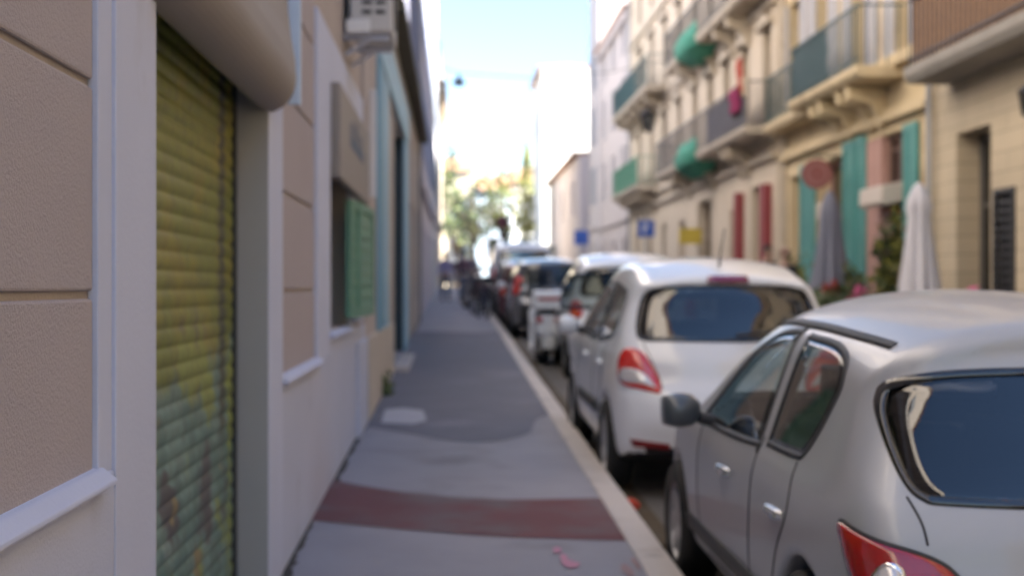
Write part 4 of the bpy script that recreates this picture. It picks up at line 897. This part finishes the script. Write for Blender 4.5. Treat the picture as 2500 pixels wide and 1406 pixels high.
# planters and plants
POT = mat('terracotta', (.30, .12, .07), .85, .15, 5); WOODP = mat('planter_wood', (.10, .07, .05), .85, .2, 6)
FLW = [mat('pink_flower', (.55, .10, .24), .7, .15, 8), mat('purple_flower', (.30, .10, .30), .7, .15, 8), mat('red_flower', (.4, .05, .05), .7, .15, 8)]
def planter(label, x, y, w_, h_, ph, n, size, cols, fl=None, nf=0, name='potted_plant', tall=False, pot=WOODP, group='potted plants along the cafe terrace'):
    z0 = pz(y); t = thing(name, label, 'plant', (x, y, z0), group)
    MB().lathe([(0, 0), (w_*.38, 0), (w_*.5, h_), (w_*.43, h_), (w_*.4, h_-.04), (0, h_-.05)], (x, y, z0), 2, 20).build('pot', pot, t, True)
    m = MB(); pts = []; stems = 14 if tall else 9
    for i in range(stems):
        a = random.uniform(0, 6.28); r = w_*.3*random.random(); l = ph*random.uniform(.65, 1); o = random.uniform(.05, .3)*(1 if not tall else .7)*w_*1.5
        p0 = Vector((x+r*math.cos(a), y+r*math.sin(a), z0+h_-.06)); p1 = p0+Vector((o*math.cos(a), o*math.sin(a), l)); m.tube([p0, (p0+p1)/2+Vector((0, 0, .05*l)), p1], [.012, .009, .004], 5)
        for _ in range(n//stems): s_ = random.uniform(.15, 1.03); q = p0.lerp(p1, s_)+Vector(rng.normal(size=3))*.09*(1.3-s_*.5); pts.append(q)
    m.build('stems', mat('stem_green', (.06, .08, .03), .8, .2, 5), t)
    c = MB(); k = len(pts)//2; random.shuffle(pts); leaves(c, pts[:k], size, .3, 0); leaves(c, pts[k:], size, .3, 1); c.build('foliage', [LEAF[i] for i in cols], t)
    if fl is not None:
        c = MB(); tp_ = max(pts, key=lambda q: q.z); leaves(c, [p+Vector((0, 0, .05)) for p in sorted(pts, key=lambda q: (q-tp_).length)[:nf]], .08, .3); c.build('flowers', FLW[fl], t)
planter('tall olive bamboo in a pot beside the white parasol', 7.0, 22.5, .55, .5, 1.9, 480, .10, (2, 1), tall=True)
planter('dark green shrub in a pot before the middle turquoise shutters', 6.95, 24.6, .5, .45, 1.0, 420, .09, (1, 0), tall=True)
planter('yellowish bamboo in a pot by the two people in black', 6.75, 27.5, .5, .45, 1.1, 340, .09, (2, 0), tall=True)
planter('pink flowering plant left of the blue grey parasol', 6.35, 25.7, .5, .4, .68, 260, .06, (1, 0), 0, 40)
planter('pink and green plant at the foot of the rose doorway', 6.35, 21.4, .5, .4, .68, 260, .06, (1, 0), 0, 34)
planter('purple flowering plant on the pavement below the deep doorway', 6.35, 17.2, .5, .4, .66, 240, .06, (1, 0), 0, 30)
planter('red flowering plant under the white parasol', 6.42, 19.3, .45, .4, .62, 220, .06, (1, 0), 2, 34)
planter('dark leafy planter right of the red flowering chairs', 6.3, 22.9, .6, .45, .58, 300, .07, (1, 1))
planter('dark leafy planter under the blue grey parasol', 6.3, 24.0, .6, .45, .62, 300, .07, (1, 0), 2, 16)
planter('dark leafy planter between the bamboo and the white parasol', 6.35, 20.6, .6, .45, .55, 300, .07, (1, 1))
# terrace chairs and tables
def chair(label, x, y, rz):
    z0 = pz(y); t = thing('cafe_chair', label, 'chair', (0, 0, 0), 'chairs on the cafe terrace'); st = mat('chair_steel', (.2, .17, .15), .4, .1, 5, metallic=.5)
    m = MB(); m.box(-.21, .21, -.21, .21, .44, .47); m.build('seat', mat('chair_slat', (.16, .08, .05), .7, .2, 6), t, bevel=.01)
    m = MB()
    for i in range(4): m.box(-.2, .2, .2+.015*i, .222+.015*i, .56+i*.1, .63+i*.1)
    m.build('backrest', mat('chair_slat', (.16, .08, .05)), t, bevel=.005)
    for sx in (-.19, .19):
        MB().tube([(sx, -.22, 0), (sx, -.19, .44)], .012, 6).build('leg', st, t); MB().tube([(sx, .24, 0), (sx, .19, .45), (sx, .26, .95)], .012, 6).build('leg', st, t)
    t.location = (x, y, z0); t.rotation_euler = (0, 0, rz); return t
ch = chair('slatted cafe chair by the red flowering plant', 6.75, 19.0, .4)
for x, y, rz, l in ((7.0, 21.2, 2.5, 'slatted cafe chair against the wall by the bamboo'), (6.7, 23.5, 1.2, 'slatted cafe chair behind the dark leafy planter'), (6.9, 25.6, -2.2, 'slatted cafe chair between blue grey parasol and shutters'), (6.55, 26.3, .9, 'slatted cafe chair next to the people in black')):
    copy_thing(ch, (x, y, pz(y)), rz, l)
def table(label, x, y):
    z0 = pz(y); t = thing('cafe_table', label, 'table', (x, y, z0), 'round tables on the cafe terrace')
    MB().lathe([(0, .72), (.34, .72), (.35, .735), (.34, .75), (0, .75)], (x, y, z0), 2, 28).build('tabletop', mat('table_top', (.3, .27, .25), .4, .1, 4), t); m = MB(); m.tube([(x, y, z0+.03), (x, y, z0+.72)], .03); m.build('pedestal', IRON, t)
    MB().lathe([(0, 0), (.22, 0), (.21, .03), (0, .04)], (x, y, z0), 2, 20).build('base', IRON, t)
table('round cafe table beside the white parasol', 6.9, 19.6); table('round cafe table before the rose doorway', 6.75, 22.0); table('round cafe table under the blue grey parasol', 6.95, 25.1)

# ------------------------------------------------------------------ people
SKIN = mat('skin', (.42, .26, .19), .6, .08, 6)
def skin_mesh(name, nodes, edges, mm, par, sub=2):
    me = bpy.data.meshes.new(name); me.from_pydata([n[0] for n in nodes], edges, []); o = bpy.data.objects.new(name, me); C.objects.link(o); o.parent = par
    sk = o.modifiers.new('skin', 'SKIN'); sk.use_smooth_shade = True; me.skin_vertices or me.attributes
    for v, n in zip(me.skin_vertices[0].data, nodes): v.radius = (n[1], n[2] if len(n) > 2 else n[1]); v.use_root = False
    me.skin_vertices[0].data[0].use_root = True
    s = o.modifiers.new('sub', 'SUBSURF'); s.levels = sub; s.render_levels = sub; me.materials.append(mm); return o
def person(label, x, y, rz, top, trousers, hair, h=1.72, stride=.0, arm=.12, group=None, ground=None, pattern=None, hat=False):
    t = thing('person', label, 'person', (0, 0, 0), group); k = h/1.72; P = lambda a, b, c: (a*k, b*k, c*k); st = stride
    N = [(P(0, 0, .95), .13*k, .10*k), (P(0, 0, 1.12), .125*k, .095*k), (P(0, .0, 1.32), .15*k, .105*k), (P(0, .01, 1.43), .10*k, .08*k), (P(0, 0, 1.50), .055*k), (P(0, -.015, 1.56), .07*k, .08*k), (P(0, -.02, 1.63), .076*k, .095*k), (P(0, -.01, 1.69), .05*k, .06*k)]
    E = [(i, i+1) for i in range(7)]
    for s in (-1, 1):
        b = len(N); q = s*st
        N += [(P(.09*s, -.02*0, .88), .085*k), (P(.10*s, -.5*q, .5), .06*k), (P(.10*s, -q*.9+.05*abs(st), .1), .04*k), (P(.11*s, -q*.9-.13, .035), .035*k)]; E += [(0, b), (b, b+1), (b+1, b+2), (b+2, b+3)]
        b = len(N); N += [(P(.17*s, .01, 1.38), .06*k), (P(.24*s, .03+q*.3, 1.12), .042*k), (P(.25*s, -arm+q*.5, .88), .033*k), (P(.25*s, -arm-.03+q*.5, .80), .036*k, .018*k)]; E += [(3, b), (b, b+1), (b+1, b+2), (b+2, b+3)]
        w_ = b+3
        for f in range(4): n0 = len(N); a = (f-1.5)*.02; N += [(P(.25*s, -arm-.03+q*.5+a, .745-abs(a)*.3), .008*k), (P(.245*s, -arm-.045+q*.5+a, .70-abs(a)*.5), .007*k)]; E += [(w_, n0), (n0, n0+1)]
        n0 = len(N); N += [(P(.235*s, -arm-.08+q*.5, .78), .009*k), (P(.225*s, -arm-.095+q*.5, .745), .008*k)]; E += [(w_, n0), (n0, n0+1)]
    skin_mesh('body', N, E, SKIN, t, 1)
    TN = [(P(0, 0, .93), .15*k, .12*k), (P(0, 0, 1.12), .148*k, .118*k), (P(0, 0, 1.32), .17*k, .125*k), (P(0, .01, 1.425), .105*k, .09*k)]; TE = [(0, 1), (1, 2), (2, 3)]
    for s in (-1, 1): b = len(TN); q = s*st; TN += [(P(.175*s, .01, 1.38), .078*k), (P(.243*s, .03+q*.3, 1.12), .06*k), (P(.25*s, -arm*.9+q*.5, .90), .05*k)]; TE += [(2, b), (b, b+1), (b+1, b+2)]
    skin_mesh('top', TN, TE, top, t)
    LN = [(P(0, 0, .97), .145*k, .115*k), (P(0, 0, .9), .14*k, .115*k)]; LE = [(0, 1)]
    for s in (-1, 1): b = len(LN); q = s*st; LN += [(P(.09*s, 0, .84), .105*k), (P(.10*s, -.5*q, .5), .078*k), (P(.10*s, -q*.9+.05*abs(st), .1), .062*k)]; LE += [(1, b), (b, b+1), (b+1, b+2)]
    skin_mesh('trousers', LN, LE, trousers, t)
    m = MB(); c = P(0, .005, 1.66)
    m.lathe([(.0, .118*k), (.06*k, .105*k), (.095*k, .06*k), (.1*k, 0), (.085*k, -.06*k)], c, 2, 16, R(-35), R(215)); m.lathe([(0, .118*k), (.06*k, .105*k), (.09*k, .065*k)], c, 2, 16)
    m.build('hair', hair, t, True)
    m = MB(); m.tube([P(0, -.112, 1.645), P(0, -.128, 1.615), P(0, -.11, 1.605)], [.008*k, .014*k, .008*k], 6)
    m.build('nose', SKIN, t, True)
    for s in (-1, 1):
        MB().lathe([(0, -.006), (.012*k, 0), (0, .006)], P(.032*s, -.103, 1.645), 1, 10).build('eye', mat('eye_dark', (.03, .025, .02), .3), t); MB().lathe([(0, -.012), (.03*k, 0), (0, .012)], P(.082*s, -.01, 1.63), 0, 10).build('ear', SKIN, t, True)
        MB().obox(P(.105*s, -s*st*.9-.07+.05*abs(st), .035), .085, .27, .07).build('shoe', mat('shoe_dark', (.03, .03, .03), .6), t, bevel=.02)
    MB().obox(P(0, -.105, 1.572), .045, .012, .012).build('mouth', mat('lip', (.3, .13, .11), .6), t)
    if pattern: m = MB(); m.lathe([(0, -.155*k), (.07*k, -.15*k), (.085*k, -.14*k), (.08*k, -.13*k)], P(0, 0, 1.27), 1, 14); m.build('shirt_print', pattern, t, True)
    t.location = (x, y, pz(y) if ground is None else ground); t.rotation_euler = (0, 0, rz); return t
BLK = mat('black_cloth', (.018, .018, .022), .9, .2, 6); PRT = mat('grey_print', (.22, .22, .26), .8, .2, 20); DHAIR = mat('dark_hair', (.025, .018, .014), .6); JEAN = mat('denim', (.09, .11, .17), .9, .15, 10)
person('dark haired person in black with grey chest print, left of the two', 6.3, 28.3, .5, BLK, BLK, DHAIR, 1.74, pattern=PRT, group='people by the cafe terrace')
person('person in black with grey print, nearer to the turquoise shutter', 6.32, 26.9, -.3, BLK, BLK, mat('pinkish_cap', (.42, .24, .2), .8), 1.66, pattern=PRT, group='people by the cafe terrace')
person('person in lilac top walking close to the left wall', -.28, 51, .1, mat('lilac_cloth', (.30, .28, .46), .9), JEAN, DHAIR, 1.70, .22, group='people far down the left pavement')
person('person in dark plum clothes beside the parked bicycles', .35, 49, 3.0, mat('plum_cloth', (.16, .09, .12), .9), JEAN, DHAIR, 1.74, .15, group='people far down the left pavement')
person('person in slate grey clothes nearest the kerb far away', .72, 55, 2.6, mat('slate_cloth', (.20, .20, .24), .9), JEAN, mat('brown_hair', (.09, .05, .03), .6), 1.76, .1, group='people far down the left pavement')
person('person in pale top furthest down the left pavement', .45, 60, 3.1, mat('pale_cloth', (.42, .40, .44), .9), JEAN, DHAIR, 1.7, .18, group='people far down the left pavement')

# ------------------------------------------------------------------ bicycles and scooters
def bicycle(label, x, y, rz, col):
    t = thing('bicycle', label, 'bicycle', (0, 0, 0), 'bicycles parked by the kerb'); fm = mat('bike_'+col[0], col[1], .35, .1, 8)
    for yy in (-.52, .52):
        wv = thing('wheel', '', ''); del wv['label']; del wv['category']; wv.parent = t; wv.location = (0, yy, .34)
        MB().tube([(0, yy+.32*math.cos(a), .34+.32*math.sin(a)) for a in np.arange(28)*2*math.pi/28], .022, 8, True).build('tyre', RUBBER, wv, True)
        m = MB()
        for k in range(14): a = k*2*math.pi/14; m.tube([(.02*(-1)**k, yy, .34), (0, yy+.3*math.cos(a), .34+.3*math.sin(a))], .003, 4)
        m.tube([(-.05, yy, .34), (.05, yy, .34)], .03); m.build('spokes', ZINC, wv)
    m = MB(); bb, st, hd, hb = (0, -.05, .3), (0, -.2, .85), (0, .33, .82), (0, .36, .68)
    for a, b, r in ((bb, st, .018), (st, hd, .016), (bb, hb, .02), (bb, (0, -.52, .34), .012), (st, (0, -.52, .34), .01), (hd, hb, .02), (hb, (0, .52, .34), .014)): m.tube([a, b], r)
    m.build('frame', fm, t); MB().tube([(-.28, .22, 1.0), (-.2, .34, 1.03), (0, .33, .98), (.2, .34, 1.03), (.28, .22, 1.0)], .013).build('handlebar', BLACK, t)
    m = MB(); m.tube([(0, -.2, .85), (0, -.22, .95)], .014); m.build('seat_post', ZINC, t); MB().prism([(-.02, -.09), (.02, -.09), (.08, -.34), (0, -.37), (-.08, -.34)], 2, .95, .99).build('saddle', BLACK, t, bevel=.01)
    m = MB(); m.tube([(-.06, -.05, .3), (.06, -.05, .3)], .012); m.obox((.1, .07, .22), .08, .09, .02); m.obox((-.1, -.17, .38), .08, .09, .02); m.build('pedals', BLACK, t)
    t.location = (x, y, pz(y)); t.rotation_euler = (0, R(6), rz); return t
bicycle('dark blue bicycle leaning at the kerb, nearest of the parked bicycles', .74, 36.0, .2, ('dark_blue', (.03, .05, .10)))
bicycle('black bicycle at the kerb between the blue and red ones', .72, 38.0, .35, ('black', (.02, .02, .02)))
bicycle('dull red bicycle at the kerb, furthest of the parked bicycles', .70, 40.0, .3, ('red', (.18, .03, .035)))
def scooter(label, x, y, rz, name, col, case=False):
    t = thing('motor_scooter', label, 'scooter', (0, 0, 0), 'motor scooters at the kerb'); pm = mat('scooter_'+name, col, .3, .05, 5, coat=.6)
    for yy in (-.6, .6):
        wv = thing('wheel', '', ''); del wv['label']; del wv['category']; wv.parent = t; wv.location = (0, yy, .24)
        MB().lathe([(.15, -.05), (.22, -.05), (.24, 0), (.22, .05), (.15, .05)], (0, yy, .24), 0, 24).build('tyre', RUBBER, wv, True); MB().lathe([(0, -.03), (.16, -.04), (.16, .04), (0, .03)], (0, yy, .24), 0, 20).build('rim', ALLOY, wv)
    MB().prism([(-.85, .55), (-.75, .35), (-.3, .25), (.25, .22), (.38, .4), (.46, .85), (.54, .85), (.48, .3), (.3, .15), (-.4, .15), (-.6, .3), (-.9, .62), (-.85, .72), (-.2, .68), (-.1, .5), (-.2, .45)][::1], 0, -.17, .17).build('body', pm, t, bevel=.03)
    MB().prism([(-.85, .74), (-.15, .70), (-.12, .76), (-.4, .82), (-.8, .86)], 0, -.15, .15).build('seat', BLACK, t, bevel=.03)
    MB().prism([(.3, .5), (.75, .42), (.85, .3), (.6, .5)], 0, -.08, .08).build('mudguard', pm, t, bevel=.02)
    m = MB(); m.tube([(0, .6, .24), (0, .42, 1.0)], .03); m.tube([(-.33, .3, 1.06), (0, .42, 1.03), (.33, .3, 1.06)], .016); m.build('handlebar', BLACK, t); MB().lathe([(0, .55), (.07, .54), (.08, .48), (.05, .42)], (0, 0, .98), 1, 16).build('headlight', CLEARL, t, True)
    MB().obox((0, -.88, .64), .16, .06, .08).build('tail_light', REDL, t, bevel=.01)
    for s in (-1, 1): m = MB(); m.tube([(.25*s, .34, 1.05), (.3*s, .36, 1.2)], .007); m.obox((.31*s, .36, 1.24), .1, .02, .08); m.build('mirror', BLACK, t)
    if case:
        MB().obox((0, -.92, 1.0), .50, .40, .30).build('top_case', pm, t, bevel=.06); MB().obox((0, -1.125, 1.02), .34, .012, .05).build('case_reflector', REDL, t, bevel=.004)
        MB().obox((0, -.95, .60), .40, .30, .34).build('tail_fairing', pm, t, bevel=.08); MB().obox((0, -1.11, .34), .20, .012, .16).build('number_plate', PLATE, t)
        for s in (-1, 1): MB().obox((.14*s, -1.105, .70), .10, .02, .09).build('tail_light', REDL, t, bevel=.01)
        MB().obox((0, -1.1, .72), .12, .03, .10).build('lamp_cover', SWHITE, t, bevel=.02); MB().obox((0, -.98, .44), .16, .2, .3).build('rear_mudguard', pm, t, bevel=.03)
        MB().prism([(.40, 1.0), (.43, 1.0), (.30, 1.5), (.28, 1.5)], 0, -.22, .22).build('windscreen', WIN, t)
    t.location = (x, y, pz(y) if not case else gz(y)); t.rotation_euler = (0, 0, rz); return t
scooter('white motor scooter with top case and red lights parked between white and grey cars', 1.42, 22.8, .03, 'white', (.78, .79, .80), True)
scooter('dark grey motor scooter parked on the pavement beyond the bicycles', .62, 43, .4, 'dark_grey', (.12, .12, .14))
scooter('plum grey motor scooter parked nearer the people in grey', .62, 47, .3, 'grey_plum', (.09, .07, .085))

# weeds, litter
def weed(label, x, y, n, r, h):
    o = MB(); leaves(o, [(x+random.gauss(0, r), y+random.gauss(0, r*1.3), pz(y)+.01+abs(random.gauss(0, h))) for _ in range(n)], .05, .2)
    o = o.build('weed', LEAF[0]); o['label'] = label; o['category'] = 'weed'; return o
weed('tuft of green weed growing at the wall foot by the cream plinth', -.75, 15.7, 90, .035, .09)
o = MB(); o.prism([(-.06, 0), (.05, -.01), (.08, .03), (.03, .06), (-.04, .05)], 1, 0, .14); o.v = [(v[0]+1.16, v[1]+9.35, v[2]+gz(9.4)+.005) for v in o.v]
o = o.build('litter', mat('red_paper', (.5, .06, .03), .7, .1, 10), bevel=.01); o['label'] = 'crumpled red scrap in the gutter by the white car wheel'; o['category'] = 'litter'
m = MB(); lp = []
for _ in range(500): y_ = random.uniform(4, 30); lp.append((1.09+abs(random.gauss(0, .05)), y_, gz(y_)+.012))
leaves(m, lp, .03, .95, 0); m.build('gutter_leaves', mat('dead_leaf', (.16, .09, .03), .9, .4, 9), kind='stuff')
m = MB().add([(1.083, -5, gz(-5)+.004), (1.32, -5, gz(-5)+.004), (1.28, 40, gz(40)+.004), (1.083, 40, gz(40)+.004)], [(0, 1, 2, 3)]); m.build('gutter_dirt', mat('gutter_soil', (.075, .055, .03), .95, .35, 3, dirt=((.10, .09, .075), .55, 4)), kind='stuff')

# ------------------------------------------------------------------ parked cars
SILVER = mat('silver_paint', (.40, .41, .435), .42, .03, 3, metallic=.2, coat=.4)
WPAINT = mat('white_paint', (.78, .80, .84), .28, .02, 2, coat=.8)
CPAINT = mat('cream_white_paint', (.77, .79, .82), .28, .02, 2, coat=.8)
DPAINT = mat('charcoal_paint', (.035, .037, .042), .28, .05, 3, metallic=.4, coat=.8)
RPAINT = mat('dark_red_car_paint', (.12, .015, .02), .28, .05, 3, metallic=.3, coat=.8)
GPAINT = mat('grey_car_paint', (.16, .165, .18), .3, .05, 3, metallic=.6, coat=.8)
P207['handle_mat'] = mat('handle_chrome', (.6, .6, .6), .25, .02, 5, metallic=.8)
P207['mirror_mat'] = mat('mirror_grey', (.075, .085, .095), .35, .05, 5, coat=.4)
make_car('parked_car', 'silver hatchback parked in the foreground at the right edge', (2.0, 3.96, gz(4.2)), R(.0), P207, SILVER, .022, scale=1.02)
CL = dict(P207); CL.update(L=3.99, W=1.71, H=1.55, k=.12, cr=.11, belt=.98,
    side=[(.10, .28), (.02, .42), (0, .54), (.03, .68), (.08, .78), (.10, .9), (.14, 1.02), (.22, 1.2), (.32, 1.38), (.30, 1.445), (.5, 1.475), (1.0, 1.505), (1.6, 1.51), (2.1, 1.46), (2.5, 1.33), (2.85, 1.14), (3.1, 1.03), (3.5, .95), (3.78, .82), (3.94, .62), (3.98, .46), (3.9, .30), (3.6, .2), (2, .19), (.5, .2)],
    wheels=(.68, 3.16),
    side_windows=[[(.66, 1.05), (.62, 1.2), (.70, 1.34), (.9, 1.37), (1.38, 1.40), (1.40, 1.36), (1.36, 1.0), (1.0, 1.0)], [(1.48, 1.0), (1.50, 1.36), (1.53, 1.40), (1.9, 1.38), (2.2, 1.27), (2.6, 1.02), (2.62, .97), (2.1, .975)]],
    rear_window=[(-.45, 1.035), (-.62, 1.04), (-.66, 1.09), (-.64, 1.22), (-.59, 1.335), (-.5, 1.38), (-.3, 1.395), (0, 1.40), (.3, 1.395), (.5, 1.38), (.59, 1.335), (.64, 1.22), (.66, 1.09), (.62, 1.04), (.45, 1.035), (0, 1.03)],
    windscreen=[(-.66, 1.06), (-.58, 1.34), (-.5, 1.40), (0, 1.43), (.5, 1.40), (.58, 1.34), (.66, 1.06), (.4, 1.04), (0, 1.03), (-.4, 1.04)],
    seams=[[(1.43, 1.0), (1.42, .7), (1.43, .33)], [(.86, 1.0), (.84, .8), (.98, .6), (1.1, .4)], [(2.55, .96), (2.58, .7), (2.52, .36)]], rear_seams=[[(-.62, 1.02), (-.52, .80), (-.50, .72)], [(-.52, .66), (-.3, .63), (0, .63)]],
    roof_strips=[], mouldings=[([(1.0, .52), (1.8, .51), (2.5, .50)], .08)], handles=[(.98, .84, .15), (1.92, .84, .15)], handle_mat=CPAINT, mirror=(.92, 2.4, 1.04), mirror_mat=CPAINT,
    tail=[('rl', [(-1.02, .79), (-1.04, .88), (-1.01, .955), (-.93, .985), (-.82, .965), (-.73, .90), (-.66, .81), (-.60, .715), (-.62, .70), (-.78, .725), (-.93, .745)], 'red', .012, .012),
          ('rl', [(-.985, .79), (-.965, .85), (-.86, .855), (-.76, .82), (-.68, .755), (-.65, .73), (-.78, .752), (-.92, .765)], 'clear', .024, .006),
          ('left', [(.02, .40), (.02, .43), (.03, .43), (.03, .40)], 'seal', 0, 0)],
    rear_bits=[([(-.14, 1.455), (.14, 1.455), (.15, 1.42), (-.15, 1.42)], mat('plum_lens', (.20, .02, .06), .2, .05, 9, coat=1), 'brake_light', .012), ([(-.26, .60), (.26, .60), (.26, .49), (-.26, .49)], PLATE, 'number_plate', .01),
               ([(-.72, .40), (-.45, .37), (-.45, .335), (-.70, .35)], mat('dull_red_reflector', (.2, .012, .014), .3), 'reflector', .008), ([(.72, .40), (.45, .37), (.45, .335), (.70, .35)], mat('dull_red_reflector', (.2, .012, .014), .3), 'reflector', .008),
               ([(-.62, .345), (.62, .345), (.6, .28), (-.6, .28)], BLACK, 'bumper_skirt', .006)])
CL['tail'] = CL['tail'][:2]; CL['red'] = mat('bright_red_lens', (.62, .022, .016), .15, .2, 26, coat=1); CL['front'] = [(x, z+.10 if z > 1.42 else z) for x, z in FRONT_HATCH]; CL['crown'] = .14; CL['side'] = [(y, z+.09 if z > 1.49 else z+.03 if z > 1.46 else z) for y, z in CL['side']]; CL['H'] = 1.66; CL['cr'] = .17
c2, B2 = make_car('parked_car', 'white hatchback with red and clear tail lights, second in the row', (1.925, 9.62, gz(9.8)), R(.4), CL, CPAINT, .028, scale=1.05)
c2.scale = (.985, 1.05, 1.05)
MB().tube([(0, .62, 1.47), (0, .60, 1.55), (0, .42, 1.78)], [.02, .007, .004], 6).build('aerial', BLACK, c2)
m = MB(); m.tube([(.02, .10, 1.075), (.30, .125, 1.10), (.44, .15, 1.105)], [.014, .011, .008], 6); m.build('rear_wiper', BLACK, c2)
o_ = [o for o in c2.children if o.name.startswith(('aerial', 'rear_wiper'))]
for o in o_:
    for v in o.data.vertices: v.co += Vector(c2.location)
low_tail = [('rl', [(-1.02, .80), (-1.03, .93), (-.98, .99), (-.86, .98), (-.80, .90), (-.80, .80), (-.88, .77)], 'red', .012, .012), ('rl', [(-.98, .81), (-.97, .85), (-.85, .85), (-.85, .81)], 'amber', .026, .004)]
def variant(d, **k): q = dict(d); q.update(k); return q
V3 = variant(CL, tail=low_tail, rear_bits=CL['rear_bits'][1:2], mouldings=[], mirror_mat=BLACK)
make_car('parked_car', 'white hatchback with low red tail light, third in the row, standing off the kerb', (2.46, 19.2, gz(19.2)), R(-1), V3, WPAINT, .04, scale=1.1)
def tall(s): return [(y, z*1.07 if z > .6 else z) for y, z in s]
V4 = variant(CL, H=1.66, belt=1.04, side=tall(CL['side']), front=[(x, z*1.07 if z > .6 else z) for x, z in FRONT_HATCH], side_windows=[tall(q) for q in CL['side_windows']], rear_window=[(x*.92, z*1.07) for x, z in CL['rear_window']], windscreen=tall(CL['windscreen']),
    tail=[('rl', [(-1.02, .98), (-1.03, 1.08), (-.98, 1.12), (-.80, 1.10), (-.78, 1.0)], 'red', .012, .012)], mouldings=[], roof_strips=[],
    rear_bits=[([(-.26, .62), (.26, .62), (.26, .51), (-.26, .51)], PLATE, 'number_plate', .01), ([(-.5, 1.06), (.5, 1.06), (.5, 1.02), (-.5, 1.02)], REDL, 'rear_reflector', .008), ([(-.72, .38), (.72, .38), (.7, .28), (-.7, .28)], BLACK, 'bumper_skirt', .006)])
V5 = variant(V4, tail=[('rl', [(-1.02, .90), (-1.04, 1.2), (-.98, 1.26), (-.84, 1.2), (-.82, .95)], 'red', .012, .012)], rear_bits=[V4['rear_bits'][0], ([(-.78, .70), (.78, .70), (.75, .28), (-.75, .28)], BLACK, 'bumper', .012)])
make_car('parked_car', 'grey car with black bumper and tall red tail lights, beyond the white scooter', (2.04, 29.2, gz(29)), 0, V5, mat('pale_grey_car_paint', (.24, .25, .28), .2, .04, 3, metallic=.5, coat=1), .045, scale=1.03)
make_car('parked_car', 'dark red car behind the black bumpered grey one, mostly hidden', (1.95, 34.3, gz(34)), 0, V3, RPAINT, .05, scale=1.03)
make_car('parked_car', 'grey car just before the white van, mostly hidden', (1.97, 39.1, gz(39)), 0, V3, GPAINT, .05, scale=1.03)
VAN = variant(CL, L=5.0, W=1.95, H=2.2, wr=.33, belt=1.15, k=.14, cr=.04, wheels=(.95, 4.05),
    side=[(.1, .3), (.02, .45), (0, .9), (.03, 1.4), (.10, 1.9), (.25, 2.04), (.8, 2.1), (2.2, 2.12), (3.1, 2.08), (3.5, 1.92), (3.95, 1.45), (4.3, 1.2), (4.7, 1.08), (4.95, .85), (5.0, .5), (4.9, .28), (4.5, .22), (.5, .22)],
    front=[(0, 2.16), (.5, 2.13), (.74, 2.06), (.84, 1.9), (.92, 1.3), (.965, 1.0), (.975, .7), (.96, .45), (.9, .28), (.5, .2), (0, .2)],
    plan=[(0, -.03), (.6, -.01), (.85, .04), (.95, .2), (.975, .6), (.975, 3.6), (.93, 4.3), (.8, 4.75), (.5, 4.98), (0, 5.05)],
    side_windows=[[(2.5, 1.25), (2.5, 1.8), (3.2, 1.78), (3.75, 1.3), (3.7, 1.22)]], rear_window=[(-.7, 1.2), (-.74, 1.5), (-.7, 1.78), (-.6, 1.82), (0, 1.83), (.6, 1.82), (.7, 1.78), (.74, 1.5), (.7, 1.2), (0, 1.18)],
    windscreen=[(-.75, 1.3), (-.66, 1.8), (0, 1.88), (.66, 1.8), (.75, 1.3), (0, 1.24)], seams=[[(2.4, 1.9), (2.4, .4)]], rear_seams=[], mouldings=[([(1.4, .55), (2.4, .55), (3.5, .55)], .1)], handles=[(2.6, 1.05, .15)], mirror=(1.08, 3.6, 1.3), mirror_mat=BLACK,
    tail=[('rl', [(-1.0, .8), (-1.0, 1.3), (-.93, 1.3), (-.9, .8)], 'red', .012, .006)], headlight=[(-.85, .8), (-.7, 1.0), (-.5, .95), (-.5, .8)],
    rear_bits=[([(-.26, .7), (.26, .7), (.26, .59), (-.26, .59)], PLATE, 'number_plate', .01)])
v, _ = make_car('parked_van', 'white van standing taller than the cars at the row end', (2.13, 43.5, gz(44)), 0, VAN, WPAINT, .06, scale=1.03); v['category'] = 'van'
make_car('parked_car', 'small white car in sunlight on the square at the street end', (1.5, 82, gz(82)), R(70), V3, WPAINT, .06, group=None)
